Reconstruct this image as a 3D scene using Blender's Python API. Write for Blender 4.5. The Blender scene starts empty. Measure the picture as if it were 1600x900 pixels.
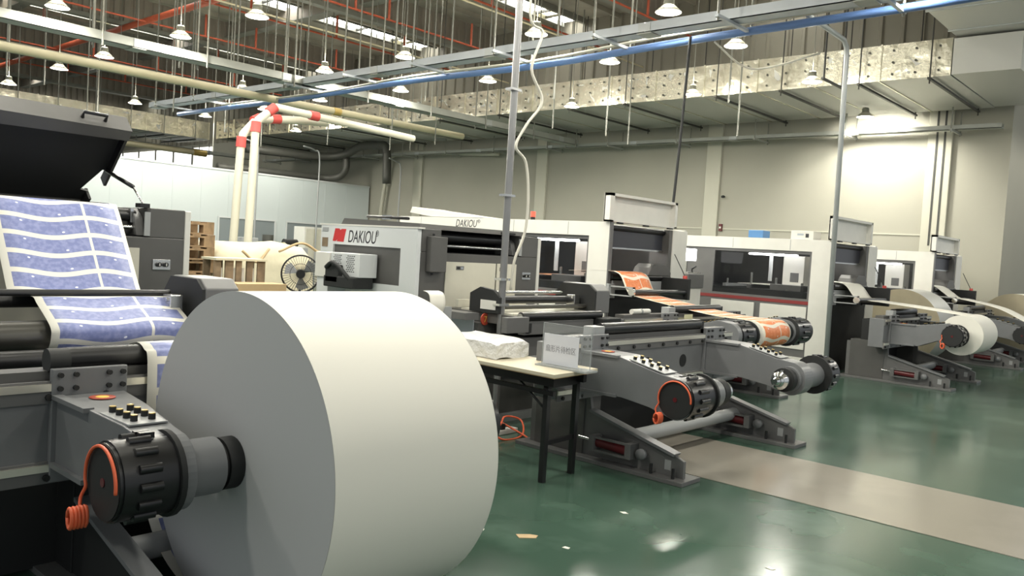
import bpy, math, random
from mathutils import Vector, Matrix
random.seed(7)
SC = bpy.context.scene
COL = SC.collection
# ---------------------------------------------------------------- camera, world, exposure
FPX = 1291.72
YAW, PIT, ROL = 0.8434474, -0.0463391, 0.0606993
EYE = 1.55
cy, sy, cp, sp, cr, sr = math.cos(YAW), math.sin(YAW), math.cos(PIT), math.sin(PIT), math.cos(ROL), math.sin(ROL)
FW = Vector((sy*cp, cy*cp, sp)); R0 = Vector((cy, -sy, 0)); U0 = R0.cross(FW)
RT = cr*R0 + sr*U0; UP = -sr*R0 + cr*U0
cam = bpy.data.cameras.new('camera'); co = bpy.data.objects.new('camera', cam); COL.objects.link(co)
co.matrix_world = Matrix(((RT.x, UP.x, -FW.x, 0), (RT.y, UP.y, -FW.y, 0), (RT.z, UP.z, -FW.z, EYE), (0, 0, 0, 1)))
cam.sensor_width = 36; cam.lens = FPX/1600*36; cam.clip_start = 0.05; cam.clip_end = 200
SC.camera = co
W = bpy.data.worlds.new('world'); SC.world = W; W.use_nodes = True
W.node_tree.nodes['Background'].inputs[0].default_value = (0.92, 0.97, 1.0, 1)
W.node_tree.nodes['Background'].inputs[1].default_value = 0.43
SC.view_settings.view_transform = 'Standard'; SC.view_settings.look = 'None'
SC.view_settings.exposure = 0.38; SC.view_settings.gamma = 1.0; SC.view_settings.use_curve_mapping = False
LAMP_W = 172.0
GLOW_W = 32.0
SKY_E = 9.0

# ---------------------------------------------------------------- materials
def mat(name, col, rough=0.5, metal=0.0, var=0.0, vscale=6.0, bump=0.0, bscale=40.0, emit=None, es=0.0, alpha=None, trans=0.0, spec=0.5, col2=None):
    m = bpy.data.materials.new(name); m.use_nodes = True
    nt = m.node_tree; b = nt.nodes['Principled BSDF']
    b.inputs['Base Color'].default_value = (*col, 1); b.inputs['Roughness'].default_value = rough
    b.inputs['Metallic'].default_value = metal; b.inputs['Specular IOR Level'].default_value = spec
    if trans: b.inputs['Transmission Weight'].default_value = trans
    if alpha is not None: b.inputs['Alpha'].default_value = alpha
    if emit: b.inputs['Emission Color'].default_value = (*emit, 1); b.inputs['Emission Strength'].default_value = es
    if var or bump or col2:
        tc = nt.nodes.new('ShaderNodeTexCoord')
        if var or col2:
            n = nt.nodes.new('ShaderNodeTexNoise'); n.inputs['Scale'].default_value = vscale; n.inputs['Detail'].default_value = 5
            nt.links.new(tc.outputs['Object'], n.inputs['Vector'])
            r = nt.nodes.new('ShaderNodeValToRGB'); r.color_ramp.elements[0].position = 0.3; r.color_ramp.elements[1].position = 0.7
            c2 = col2 if col2 else tuple(min(1, c*(1+var)) for c in col)
            c1 = col if col2 else tuple(c*(1-var) for c in col)
            r.color_ramp.elements[0].color = (*c1, 1); r.color_ramp.elements[1].color = (*c2, 1)
            nt.links.new(n.outputs['Fac'], r.inputs['Fac']); nt.links.new(r.outputs['Color'], b.inputs['Base Color'])
        if bump:
            n2 = nt.nodes.new('ShaderNodeTexNoise'); n2.inputs['Scale'].default_value = bscale; n2.inputs['Detail'].default_value = 3
            nt.links.new(tc.outputs['Object'], n2.inputs['Vector'])
            bp = nt.nodes.new('ShaderNodeBump'); bp.inputs['Strength'].default_value = bump; bp.inputs['Distance'].default_value = 0.02
            nt.links.new(n2.outputs['Fac'], bp.inputs['Height']); nt.links.new(bp.outputs['Normal'], b.inputs['Normal'])
    return m
class NT:
    def __init__(s, m): s.t = m.node_tree; s.b = s.t.nodes['Principled BSDF']
    def n(s, typ): return s.t.nodes.new(typ)
    def l(s, a, b): s.t.links.new(a, b)
    def m(s, op, a, b=None, c=None):
        x = s.n('ShaderNodeMath'); x.operation = op
        for i, v in enumerate((a, b, c)):
            if v is None: continue
            if isinstance(v, (int, float)): x.inputs[i].default_value = v
            else: s.l(v, x.inputs[i])
        return x.outputs[0]
    def mix(s, f, a, b):
        x = s.n('ShaderNodeMix'); x.data_type = 'RGBA'
        s.l(f, x.inputs[0]) if not isinstance(f, (int, float)) else setattr(x.inputs[0], 'default_value', f)
        for sock, v in ((x.inputs[6], a), (x.inputs[7], b)):
            if isinstance(v, tuple): sock.default_value = (*v, 1)
            else: s.l(v, sock)
        return x.outputs[2]
def print_mat(name, ink, ink2, paper, per, amp, split):
    """wavy fan-shaped label blanks printed on a paper web; UV: u across (0..1), v length in metres"""
    m = mat(name, paper, 0.45); N = NT(m)
    uv = N.n('ShaderNodeUVMap'); sx = N.n('ShaderNodeSeparateXYZ'); N.l(uv.outputs[0], sx.inputs[0])
    u, v = sx.outputs[0], sx.outputs[1]
    w = N.m('MULTIPLY', N.m('SINE', N.m('MULTIPLY_ADD', u, 9.5, 0.9)), amp)
    vv = N.m('DIVIDE', N.m('ADD', v, w), per)
    fr = N.m('FRACT', vv); row = N.m('FLOOR', vv)
    rowmask = N.m('MULTIPLY', N.m('GREATER_THAN', fr, 0.125), N.m('LESS_THAN', fr, 0.875))
    edge = N.m('MULTIPLY', N.m('GREATER_THAN', u, 0.055), N.m('LESS_THAN', u, 0.965))
    div = N.m('GREATER_THAN', N.m('ABSOLUTE', N.m('SUBTRACT', u, split)), 0.011)
    mask = N.m('MULTIPLY', N.m('MULTIPLY', rowmask, edge), div)
    tc = N.n('ShaderNodeTexCoord'); no = N.n('ShaderNodeTexNoise'); no.inputs['Scale'].default_value = 38; no.inputs['Detail'].default_value = 6
    N.l(tc.outputs['Object'], no.inputs['Vector'])
    rp = N.n('ShaderNodeValToRGB'); rp.color_ramp.elements[0].position = .42; rp.color_ramp.elements[1].position = .62
    rp.color_ramp.elements[0].color = (*ink, 1); rp.color_ramp.elements[1].color = (*ink2, 1); N.l(no.outputs['Fac'], rp.inputs['Fac'])
    # small white emblem marks on each blank
    mk = None
    for cu, cf, ru, rf in ((0.2, .28, .010, .045), (0.50, .72, .012, .045), (0.86, .28, .011, .045)):
        d = N.m('ADD', N.m('POWER', N.m('DIVIDE', N.m('SUBTRACT', u, cu), ru), 2), N.m('POWER', N.m('DIVIDE', N.m('SUBTRACT', fr, cf), rf), 2))
        a = N.m('LESS_THAN', d, 1.0); mk = a if mk is None else N.m('MAXIMUM', mk, a)
    inkc = N.mix(mk, rp.outputs['Color'], (0.8, 0.82, 0.9))
    N.l(N.mix(mask, paper, inkc), N.b.inputs['Base Color'])
    return m
M = {}
M['white'] = mat('white enamel', (0.66, 0.65, 0.6), 0.35, var=0.03)
M['cool_white'] = mat('cool white enamel', (0.6, 0.62, 0.62), 0.35)
M['cream'] = mat('cream enamel', (0.58, 0.56, 0.47), 0.4, var=0.03)
M['grey'] = mat('machine grey enamel', (0.088, 0.086, 0.082), 0.42, var=0.06)
M['midgrey'] = mat('mid grey enamel', (0.13, 0.13, 0.128), 0.4, var=0.06)
M['armgrey'] = mat('steel grey arm paint', (0.17, 0.175, 0.18), 0.38, var=0.05)
M['lightgrey'] = mat('light grey enamel', (0.32, 0.33, 0.33), 0.4)
M['black'] = mat('black plastic', (0.012, 0.012, 0.013), 0.3)
M['matblack'] = mat('matt black', (0.012, 0.013, 0.013), 0.65)
M['roller'] = mat('black anodised roller', (0.014, 0.014, 0.015), 0.32)
M['redstripe'] = mat('dark red stripe', (0.22, 0.03, 0.03), 0.4)
M['drum'] = mat('dark steel drum', (0.08, 0.078, 0.07), 0.3, metal=0.6)
M['steel'] = mat('bright steel', (0.6, 0.6, 0.58), 0.25, metal=1.0)
M['chrome'] = mat('chrome', (0.75, 0.75, 0.74), 0.12, metal=1.0)
M['rail'] = mat('rail steel', (0.75, 0.72, 0.62), 0.3, metal=0.8)
M['galv'] = mat('galvanised steel', (0.42, 0.44, 0.44), 0.42, metal=0.35, var=0.08, vscale=3)
M['tray'] = mat('grey zinc tray', (0.34, 0.35, 0.32), 0.5, metal=0.15, var=0.06, vscale=3)
M['traylight'] = mat('bluish zinc tray', (0.44, 0.47, 0.5), 0.42, metal=0.25, var=0.06, vscale=3)
M['rod'] = mat('zinc rod', (0.22, 0.22, 0.19), 0.5, metal=0.2)
M['darkrod'] = mat('dark rod', (0.05, 0.05, 0.045), 0.5, metal=0.3)
M['blue'] = mat('blue conduit plastic', (0.11, 0.2, 0.42), 0.4)
M['red'] = mat('red paint', (0.42, 0.06, 0.03), 0.5)
M['sprink'] = mat('red sprinkler pipe', (0.45, 0.09, 0.04), 0.5, var=0.1)
M['redcap'] = mat('red coupling', (0.55, 0.07, 0.06), 0.45)
M['cyl'] = mat('dark red cylinder', (0.1, 0.012, 0.015), 0.3)
M['orange'] = mat('orange cord', (0.75, 0.13, 0.05), 0.45)
M['pvc'] = mat('white pvc', (0.6, 0.57, 0.46), 0.4)
M['creampipe'] = mat('cream pipe', (0.62, 0.56, 0.38), 0.45, var=0.05, vscale=2)
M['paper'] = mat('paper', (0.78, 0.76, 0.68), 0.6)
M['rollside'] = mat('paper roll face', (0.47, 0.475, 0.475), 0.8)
M['kraft'] = mat('kraft', (0.5, 0.36, 0.2), 0.8, var=0.08)
M['wood'] = mat('pallet wood', (0.26, 0.17, 0.09), 0.8, var=0.3, vscale=9)
M['wood2'] = mat('crate wood', (0.22, 0.16, 0.1), 0.8, var=0.3, vscale=9)
M['bag'] = mat('woven bag', (0.64, 0.59, 0.43), 0.7, var=0.05, bump=0.3, bscale=5)
M['foam'] = mat('plastic wrapped foam', (0.72, 0.72, 0.70), 0.22, bump=0.9, bscale=30)
M['tabletop'] = mat('beige laminate', (0.53, 0.48, 0.36), 0.5, var=0.04)
M['wall'] = mat('beige wall paint', (0.335, 0.325, 0.27), 0.75, var=0.05, vscale=0.5)
M['wallcol'] = mat('pale column paint', (0.47, 0.46, 0.38), 0.7)
M['part'] = mat('pale partition panel', (0.55, 0.6, 0.6), 0.6, var=0.02, vscale=.5)
M['panelglass'] = mat('grey glazing', (0.22, 0.25, 0.26), 0.2)
M['clad'] = mat('corrugated cladding', (0.24, 0.225, 0.18), 0.6, var=0.06, vscale=1.0)
M['ceil'] = mat('ceiling sheet', (0.36, 0.34, 0.28), 0.7, var=0.3, vscale=0.8)
M['baffle'] = mat('brown ribbed sheet', (0.27, 0.24, 0.2), 0.65, var=0.12, vscale=1.0)
M['beam'] = mat('beam grey', (0.22, 0.22, 0.19), 0.6)
M['sky'] = mat('daylight pane', (0.9, 0.9, 0.85), 0.5, emit=(1, 0.99, 0.93), es=SKY_E)
M['sky2'] = mat('yellowed daylight pane', (0.9, 0.85, 0.6), 0.5, emit=(1, 0.9, 0.55), es=SKY_E*0.45)
M['dayglow'] = mat('far daylight pane', (0.9, 0.9, 0.85), 0.5, emit=(1, 0.99, 0.95), es=1.6)
M['foil'] = mat('duct foil', (0.74, 0.71, 0.58), 0.25, metal=0.8, bump=1.0, bscale=4.5)
M['foilflat'] = mat('duct sheet', (0.55, 0.55, 0.52), 0.45, metal=0.4, bump=0.35, bscale=2.0)
M['darkduct'] = mat('dark duct', (0.08, 0.08, 0.07), 0.5, metal=0.3)
M['shade'] = mat('white acrylic shade', (0.42, 0.40, 0.32), 0.35)
M['bulb'] = mat('lit lamp lens', (1, 1, 0.95), 0.4, emit=(1, 0.98, 0.92), es=10.0)
M['housing'] = mat('lamp housing', (0.25, 0.25, 0.2), 0.4, metal=0.4)
M['glass'] = mat('window glass', (0.02, 0.022, 0.025), 0.03, alpha=0.22)
M['acrylic'] = mat('clear acrylic', (0.8, 0.85, 0.85), 0.05, alpha=0.05)
M['polesteel'] = mat('dull steel pole', (0.25, 0.25, 0.25), 0.35, metal=0.6)
M['acrylicedge'] = mat('acrylic edge', (0.42, 0.45, 0.45), 0.15, alpha=0.7)
M['bluegrey'] = mat('blue grey panel', (0.36, 0.4, 0.44), 0.4)
M['redlight'] = mat('red beacon', (0.8, 0.05, 0.03), 0.3, emit=(1, 0.05, 0.03), es=2.2)
M['green'] = mat('green led', (0.1, 0.8, 0.5), 0.3, emit=(0.2, 1, 0.6), es=6)
M['logored'] = mat('logo red', (0.5, 0.03, 0.03), 0.4)
M['ink'] = mat('black print', (0.02, 0.02, 0.025), 0.5)
M['inkgrey'] = mat('grey print', (0.22, 0.22, 0.25), 0.6)
M['yellow'] = mat('yellow print', (0.85, 0.6, 0.1), 0.5)
M['brass'] = mat('brass nipple', (0.62, 0.45, 0.15), 0.35, metal=0.4)
M['bluewhite'] = mat('lit interior panel', (0.7, 0.72, 0.72), 0.4)
M['ledtube'] = mat('lit tube', (1, 1, 1), 0.4, emit=(1, 1, 1), es=22)
M['bluebox'] = mat('blue box', (0.08, 0.22, 0.45), 0.5)
M['notice'] = mat('notice paper', (0.62, 0.63, 0.68), 0.6)
M['note'] = mat('pale note', (0.62, 0.6, 0.38), 0.7)
M['kraft2'] = mat('brown paper end', (0.42, 0.37, 0.26), 0.8, var=0.05)
M['ledtube_soft'] = mat('lit light box', (1, 1, 1), 0.4, emit=(1, 1, 1), es=3)
M['bladegrey'] = mat('fan blade', (0.25, 0.26, 0.27), 0.4)
M['wire'] = mat('white cable', (0.6, 0.58, 0.5), 0.5)
M['print_blue'] = print_mat('blue printed web', (0.175, 0.205, 0.41), (0.25, 0.28, 0.49), (0.74, 0.72, 0.64), 0.138, 0.017, 0.70)
M['print_orange'] = print_mat('orange printed web', (0.72, 0.2, 0.06), (0.8, 0.28, 0.11), (0.78, 0.72, 0.6), 0.17, 0.016, 0.62)
# floor: green epoxy with pale scuffs
def floor_mat(name, c1, c2, c3, rough):
    m = mat(name, c1, rough, spec=0.38); N = NT(m); tc = N.n('ShaderNodeTexCoord')
    def noise(sc, d, lo, hi, dist=0.0):
        n = N.n('ShaderNodeTexNoise'); n.inputs['Scale'].default_value = sc; n.inputs['Detail'].default_value = d; n.inputs['Distortion'].default_value = dist
        N.l(tc.outputs['Object'], n.inputs['Vector'])
        r = N.n('ShaderNodeMapRange'); r.inputs[1].default_value = lo; r.inputs[2].default_value = hi; N.l(n.outputs['Fac'], r.inputs[0]); return r.outputs[0]
    a = noise(0.8, 2, .3, .75, 0.1); b = noise(1.7, 4, .52, .85, 0.2); r = noise(1.3, 2, .25, .8)
    N.l(N.mix(N.m('MULTIPLY', b, 0.55), N.mix(a, c1, c2), c3), N.b.inputs['Base Color'])
    N.l(N.m('MULTIPLY_ADD', r, 0.10, rough), N.b.inputs['Roughness'])
    return m
M['floor'] = floor_mat('green epoxy floor', (0.04, 0.08, 0.056), (0.06, 0.108, 0.08), (0.16, 0.24, 0.19), 0.13)
M['strip'] = floor_mat('beige epoxy strip', (0.245, 0.228, 0.19), (0.295, 0.272, 0.23), (0.36, 0.335, 0.29), 0.13)

# ---------------------------------------------------------------- mesh builder
WL = {}
class MB:
    def __init__(s): s.v = []; s.f = []; s.sm = []; s.uv = None
    def _add(s, vs, fs, smooth=False):
        o = len(s.v); s.v += [tuple(v) for v in vs]
        for f in fs: s.f.append([i+o for i in f]); s.sm.append(smooth)
        return s
    def box(s, x0, x1, y0, y1, z0, z1):
        if x1 < x0: x0, x1 = x1, x0
        if y1 < y0: y0, y1 = y1, y0
        if z1 < z0: z0, z1 = z1, z0
        return s._add([(x0,y0,z0),(x1,y0,z0),(x1,y1,z0),(x0,y1,z0),(x0,y0,z1),(x1,y0,z1),(x1,y1,z1),(x0,y1,z1)],
            [(3,2,1,0),(4,5,6,7),(0,1,5,4),(1,2,6,5),(2,3,7,6),(3,0,4,7)])
    def cyl(s, p0, p1, r, seg=16, r2=None, caps=True):
        p0, p1 = Vector(p0), Vector(p1); d = (p1-p0).normalized()
        a = d.orthogonal().normalized(); b = d.cross(a); r2 = r if r2 is None else r2
        ring = lambda p, q: [p + q*(math.cos(2*math.pi*i/seg)*a + math.sin(2*math.pi*i/seg)*b) for i in range(seg)]
        s._add(ring(p0, r)+ring(p1, r2), [(i, (i+1) % seg, seg+(i+1) % seg, seg+i) for i in range(seg)], True)
        if caps:
            s._add(ring(p0, r), [tuple(reversed(range(seg)))]); s._add(ring(p1, r2), [tuple(range(seg))])
        return s
    def tube(s, pts, r, seg=8, caps=True):
        pts = [Vector(p) for p in pts]; n = len(pts); rings = []; prev = None
        for i, p in enumerate(pts):
            d = (pts[min(i+1, n-1)]-pts[max(i-1, 0)]).normalized()
            a = d.orthogonal().normalized() if prev is None else (prev - d*prev.dot(d)).normalized()
            prev = a; b = d.cross(a)
            rings += [p + r*(math.cos(2*math.pi*k/seg)*a + math.sin(2*math.pi*k/seg)*b) for k in range(seg)]
        fs = [(i*seg+k, i*seg+(k+1) % seg, (i+1)*seg+(k+1) % seg, (i+1)*seg+k) for i in range(n-1) for k in range(seg)]
        if caps: fs += [tuple(reversed(range(seg))), tuple((n-1)*seg+k for k in range(seg))]
        return s._add(rings, fs, True)
    def prism(s, prof, a0, a1, axis='x'):
        n = len(prof)
        ar = sum(prof[i][0]*prof[(i+1) % n][1]-prof[(i+1) % n][0]*prof[i][1] for i in range(n))
        if ar < 0: prof = prof[::-1]
        P = {'x': lambda p, t: (t, p[0], p[1]), 'y': lambda p, t: (p[0], t, p[1]), 'z': lambda p, t: (p[0], p[1], t)}[axis]
        vs = [P(p, a0) for p in prof]+[P(p, a1) for p in prof]
        fs = [tuple(reversed(range(n))), tuple(range(n, 2*n))]+[(i, (i+1) % n, n+(i+1) % n, n+i) for i in range(n)]
        if (axis == 'y') != (a1 < a0): fs = [tuple(reversed(f)) for f in fs]
        return s._add(vs, fs)
    def lathe(s, prof, c, axis='z', seg=24):
        """prof: (radius, along) pairs"""
        c = Vector(c); ax = {'x': Vector((1,0,0)), 'y': Vector((0,1,0)), 'z': Vector((0,0,1))}[axis]
        a = ax.orthogonal().normalized(); b = ax.cross(a); n = len(prof)
        vs = [c+ax*t+r*(math.cos(2*math.pi*k/seg)*a+math.sin(2*math.pi*k/seg)*b) for r, t in prof for k in range(seg)]
        return s._add(vs, [(i*seg+k, i*seg+(k+1) % seg, (i+1)*seg+(k+1) % seg, (i+1)*seg+k) for i in range(n-1) for k in range(seg)], True)
    def quad(s, a, b, c, d): return s._add([a, b, c, d], [(0,1,2,3)])
    def build(s, name, m, parent=None, bevel=0.0, seg=2, flat=False):
        off = WL.get(parent.name, Vector()) if parent else Vector()
        me = bpy.data.meshes.new(name); me.from_pydata([tuple(Vector(v)-off) for v in s.v], [], s.f)
        me.polygons.foreach_set('use_smooth', [bool(x) and not flat for x in s.sm]); me.update()
        me.materials.append(M[m] if isinstance(m, str) else m)
        o = bpy.data.objects.new(name, me); COL.objects.link(o)
        if parent: o.parent = parent; WL[o.name] = off
        else: WL[o.name] = Vector()
        if bevel:
            b = o.modifiers.new('bevel', 'BEVEL'); b.width = bevel; b.segments = seg; b.limit_method = 'ANGLE'
        return o
def tag(o, label=None, cat=None, group=None, kind=None):
    if label: o['label'] = label
    if cat: o['category'] = cat
    if group: o['group'] = group
    if kind: o['kind'] = kind
    return o
def thing(name, label, cat, loc, group=None):
    o = bpy.data.objects.new(name, None); COL.objects.link(o); o.location = loc; o.empty_display_size = .1
    WL[o.name] = Vector(loc); return tag(o, label, cat, group)
def single(mb, name, m, label, cat, group=None, bevel=0.0):
    """a thing that is one mesh, origin moved to its base"""
    xs = [v[0] for v in mb.v]; ys = [v[1] for v in mb.v]; zs = [v[2] for v in mb.v]
    c = Vector(((min(xs)+max(xs))/2, (min(ys)+max(ys))/2, min(zs)))
    mb.v = [tuple(Vector(v)-c) for v in mb.v]
    o = mb.build(name, m, None, bevel); o.location = c; WL[o.name] = c
    return tag(o, label, cat, group)
def struct(mb, name, m, bevel=0.0):
    return tag(mb.build(name, m, None, bevel), kind='structure')
def B(*a): return MB().box(*a)
def CY(*a, **k): return MB().cyl(*a, **k)
KIDS = {}
def copy_tree(o, loc=None, parent=None):
    c = o.copy(); COL.objects.link(c); c.parent = parent
    if loc is not None: c.location = loc
    for ch in o.children: copy_tree(ch, None, c)
    return c
def text(txt, size, mtl, parent, origin, right, up, depth=0.002, shear=0.0, name='lettering', sx=1.0, align='LEFT'):
    cu = bpy.data.curves.new('t', 'FONT'); cu.body = txt; cu.size = size; cu.extrude = depth; cu.shear = shear; cu.align_x = align
    o = bpy.data.objects.new('t', cu); COL.objects.link(o); bpy.context.view_layer.update()
    me = bpy.data.meshes.new_from_object(o.evaluated_get(bpy.context.evaluated_depsgraph_get()))
    bpy.data.objects.remove(o)
    r = Vector(right).normalized(); u = Vector(up).normalized(); n = r.cross(u); og = Vector(origin)
    off = WL.get(parent.name, Vector()) if parent else Vector()
    for v in me.vertices: v.co = og + r*v.co.x*sx + u*v.co.y + n*v.co.z - off
    me.materials.clear(); me.materials.append(M[mtl])
    t = bpy.data.objects.new(name, me); COL.objects.link(t); t.parent = parent; WL[t.name] = off
    return t
def arc(c, r, a0, a1, n, plane='yz', fixed=0.0):
    out = []
    for i in range(n+1):
        a = math.radians(a0+(a1-a0)*i/n); p, q = c[0]+r*math.cos(a), c[1]+r*math.sin(a)
        out.append({'yz': (fixed, p, q), 'xy': (p, q, fixed), 'xz': (p, fixed, q)}[plane])
    return out
def smooth_path(pts, n=6):
    """Catmull-Rom through points"""
    P = [Vector(p) for p in pts]; P = [2*P[0]-P[1]]+P+[2*P[-1]-P[-2]]; out = []
    for i in range(1, len(P)-2):
        for k in range(n):
            t = k/n; a, b, c, d = P[i-1:i+3]
            out.append(0.5*((2*b)+(c-a)*t+(2*a-5*b+4*c-d)*t*t+(3*b-a-3*c+d)*t**3))
    return out+[P[-2]]
def web(name, m, x0, x1, yz, n=8, parent=None, thick=0.0016, label=None, cat=None, voff=0.0):
    """paper web: strip of width x0..x1 following a yz path, with real thickness and UVs"""
    P = smooth_path([(0, y, z) for y, z in yz], n) if n > 1 else [Vector((0, y, z)) for y, z in yz]
    L = [voff]
    for i in range(1, len(P)): L.append(L[-1]+(P[i]-P[i-1]).length)
    c = Vector(((x0+x1)/2, P[-1].y, min(p.z for p in P)))
    if parent: c = WL[parent.name]
    NX = 6; vs = []; uv = []
    for p, l in zip(P, L):
        for k in range(NX+1):
            u = k/NX; vs.append(Vector((x0+(x1-x0)*u, p.y, p.z))-c); uv.append((u, l))
    fs = [(i*(NX+1)+k, i*(NX+1)+k+1, (i+1)*(NX+1)+k+1, (i+1)*(NX+1)+k) for i in range(len(P)-1) for k in range(NX)]
    me = bpy.data.meshes.new(name); me.from_pydata(vs, [], fs); me.polygons.foreach_set('use_smooth', [True]*len(fs))
    ul = me.uv_layers.new(name='UVMap')
    for lp in me.loops: ul.data[lp.index].uv = uv[lp.vertex_index]
    me.materials.append(M[m]); o = bpy.data.objects.new(name, me); COL.objects.link(o)
    if parent: o.parent = parent
    else: o.location = c
    WL[o.name] = c
    s = o.modifiers.new('solidify', 'SOLIDIFY'); s.thickness = thick; s.offset = 0
    return tag(o, label, cat)
# ================================================================ the setting
ZC = 8.6                                   # ceiling height
WX = 20.0                                  # right-hand wall
PY = 25.3                                  # far partition
struct(B(-8, 30, -8, 50, -0.1, 0), 'floor', 'floor')
struct(B(5.34, 6.55, -8, 4.45, 0, 0.004), 'floor_strip', 'strip')
wr = struct(B(WX, WX+0.25, 3.98, 50, 0, 5.75), 'wall_right', 'wall')
for y in (5.35, 10.85, 16.8, 22.6):
    w = 0.42 if y > 6 else 0.5
    B(WX-0.09, WX, y-w/2, y+w/2, 0, 5.75).build('column', 'wallcol', wr, 0.01)
for k in (-0.1, 0.06): B(WX-0.1, WX-0.089, 5.35+k-0.02, 5.35+k+0.02, 2.2, 5.75).build('column_groove', 'darkrod', wr)
B(WX-0.02, WX, 5.6, 12, 2.42, 2.45).build('dado_line', 'wallcol', wr)
# ribbed sheet cladding above
wu = struct(B(WX+0.06, WX+0.25, 3.98, 50, 5.75, ZC), 'wall_right_upper', 'clad')
pm = None
for i in range(44):
    y = 4.0+i*0.92
    if pm is None:
        b = MB(); prof = [(0.06, 0), (0.05, 0.02), (0.0, 0.05), (0.0, 0.12), (0.05, 0.15), (0.05, 0.45), (0.0, 0.48), (0.0, 0.55), (0.05, 0.58), (0.05, 0.9), (0.06, 0.9)]
        b.prism([(p[0]+WX, p[1]+y) for p in prof], 5.76, ZC, 'z'); pm = b.build('panel', 'clad', wu)
    else:
        c = pm.copy(); COL.objects.link(c); c.parent = wu; c.location = (0, i*0.92, 0)
struct(B(WX+0.25, 30, 3.98, 4.1, 0, 5.74), 'wall_return', 'wall')
wf = struct(B(-8, WX-0.1, PY, PY+0.12, 0, 3.56), 'wall_far', 'part')
for i in range(24):
    B(-3+i*0.95-0.006, -3+i*0.95+0.006, PY-0.006, PY, 0, 3.56).build('panel_joint', 'part', wf)
B(-8, WX-0.1, PY-0.02, PY+0.14, 3.56, 3.62).build('cap_rail', 'cool_white', wf)
for i, (x0, x1, z0, z1) in enumerate(((13.8, 14.8, 1.0, 2.02), (14.95, 15.85, 0.0, 2.02), (16.35, 17.9, 0.9, 2.02))):
    nm = ('window_1', 'door_1', 'window_2')[i]
    o = struct(B(x0, x1, PY-0.03, PY-0.01, z0, z1), nm, 'panelglass')
    B(x0-0.05, x1+0.05, PY-0.05, PY-0.02, z1, z1+0.05).build('frame', 'cool_white', o)
    B(x0-0.05, x0, PY-0.05, PY-0.02, z0, z1).build('frame', 'cool_white', o); B(x1, x1+0.05, PY-0.05, PY-0.02, z0, z1).build('frame', 'cool_white', o)
struct(B(-8, 30, 49.8, 50, 0, ZC), 'wall_back', 'clad')
for i in range(6):
    y = 37.5+i*2.0
    w = struct(B(WX-0.03, WX-0.005, y, y+1.85, 3.7, 5.6), 'window_%d' % (i+3), 'dayglow')
    B(WX-0.06, WX, y+1.85, y+2.0, 3.6, 5.7).build('frame', 'beam', w)
# ceiling with skylights, deep ribbed baffles and purlins
ce = struct(B(-8, 30, -8, 50, ZC, ZC+0.2), 'ceiling', 'ceil')
for k in range(46):
    y = -7+k*1.25
    B(-8, WX, y, y+0.08, ZC-0.14, ZC).build('purlin', 'ceil', ce)
SKYY = (8.6, 15.5, 22.0, 29.2, 36.4, 43.5)
for i, y in enumerate(SKYY):
    o = struct(B(-2, WX-0.1, y-0.08, y, ZC-0.16, ZC), 'trim_%d' % (i+1), 'beam')
    B(-2, WX-0.1, y+0.72, y+0.8, ZC-0.16, ZC).build('kerb', 'beam', o)
    x = -2; k = 0
    while x < WX-0.6:
        wd = (1.5, 1.5, 0.5)[k % 3]
        B(x+0.02, min(x+wd-0.02, WX-0.12), y, y+0.72, ZC-0.03, ZC-0.01).build('pane', 'sky2' if k % 3 == 2 else 'sky', o)
        B(x+wd-0.03, x+wd+0.03, y-0.02, y+0.74, ZC-0.12, ZC-0.06).build('glazing_bar', 'darkrod', o)
        x += wd; k += 1
for i, (y, d) in enumerate(((12.2, .7), (19.0, .76), (26.3, .8), (33.0, .8), (40.0, .8), (46.0, 1.2))):
    b = MB(); n = 100; prof = []
    x = -4.0
    while x < WX-0.3:
        prof += [(x, 0), (x+0.1, 0), (x+0.13, 0.05), (x+0.22, 0.05), (x+0.25, 0)]; x += 0.3
    front = [(p[0], y+p[1]) for p in prof]
    b.prism(front+[(front[-1][0], y+0.14), (front[0][0], y+0.14)], ZC-d, ZC, 'z')
    o = struct(b, 'ceiling_beam_%d' % (i+1), 'baffle')
    B(-4, WX-0.1, y-0.05, y+0.2, ZC-d-0.12, ZC-d).build('bottom_flange', 'beam', o)
for i, x in enumerate((3.2, 8.8, 14.4)):
    o = struct(B(x-0.1, x+0.1, -8, 50, ZC-0.5, ZC-0.14), 'ceiling_beam_%d' % (i+11), 'baffle')
    B(x-0.16, x+0.16, -8, 50, ZC-0.53, ZC-0.5).build('bottom_flange', 'beam', o)

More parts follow.
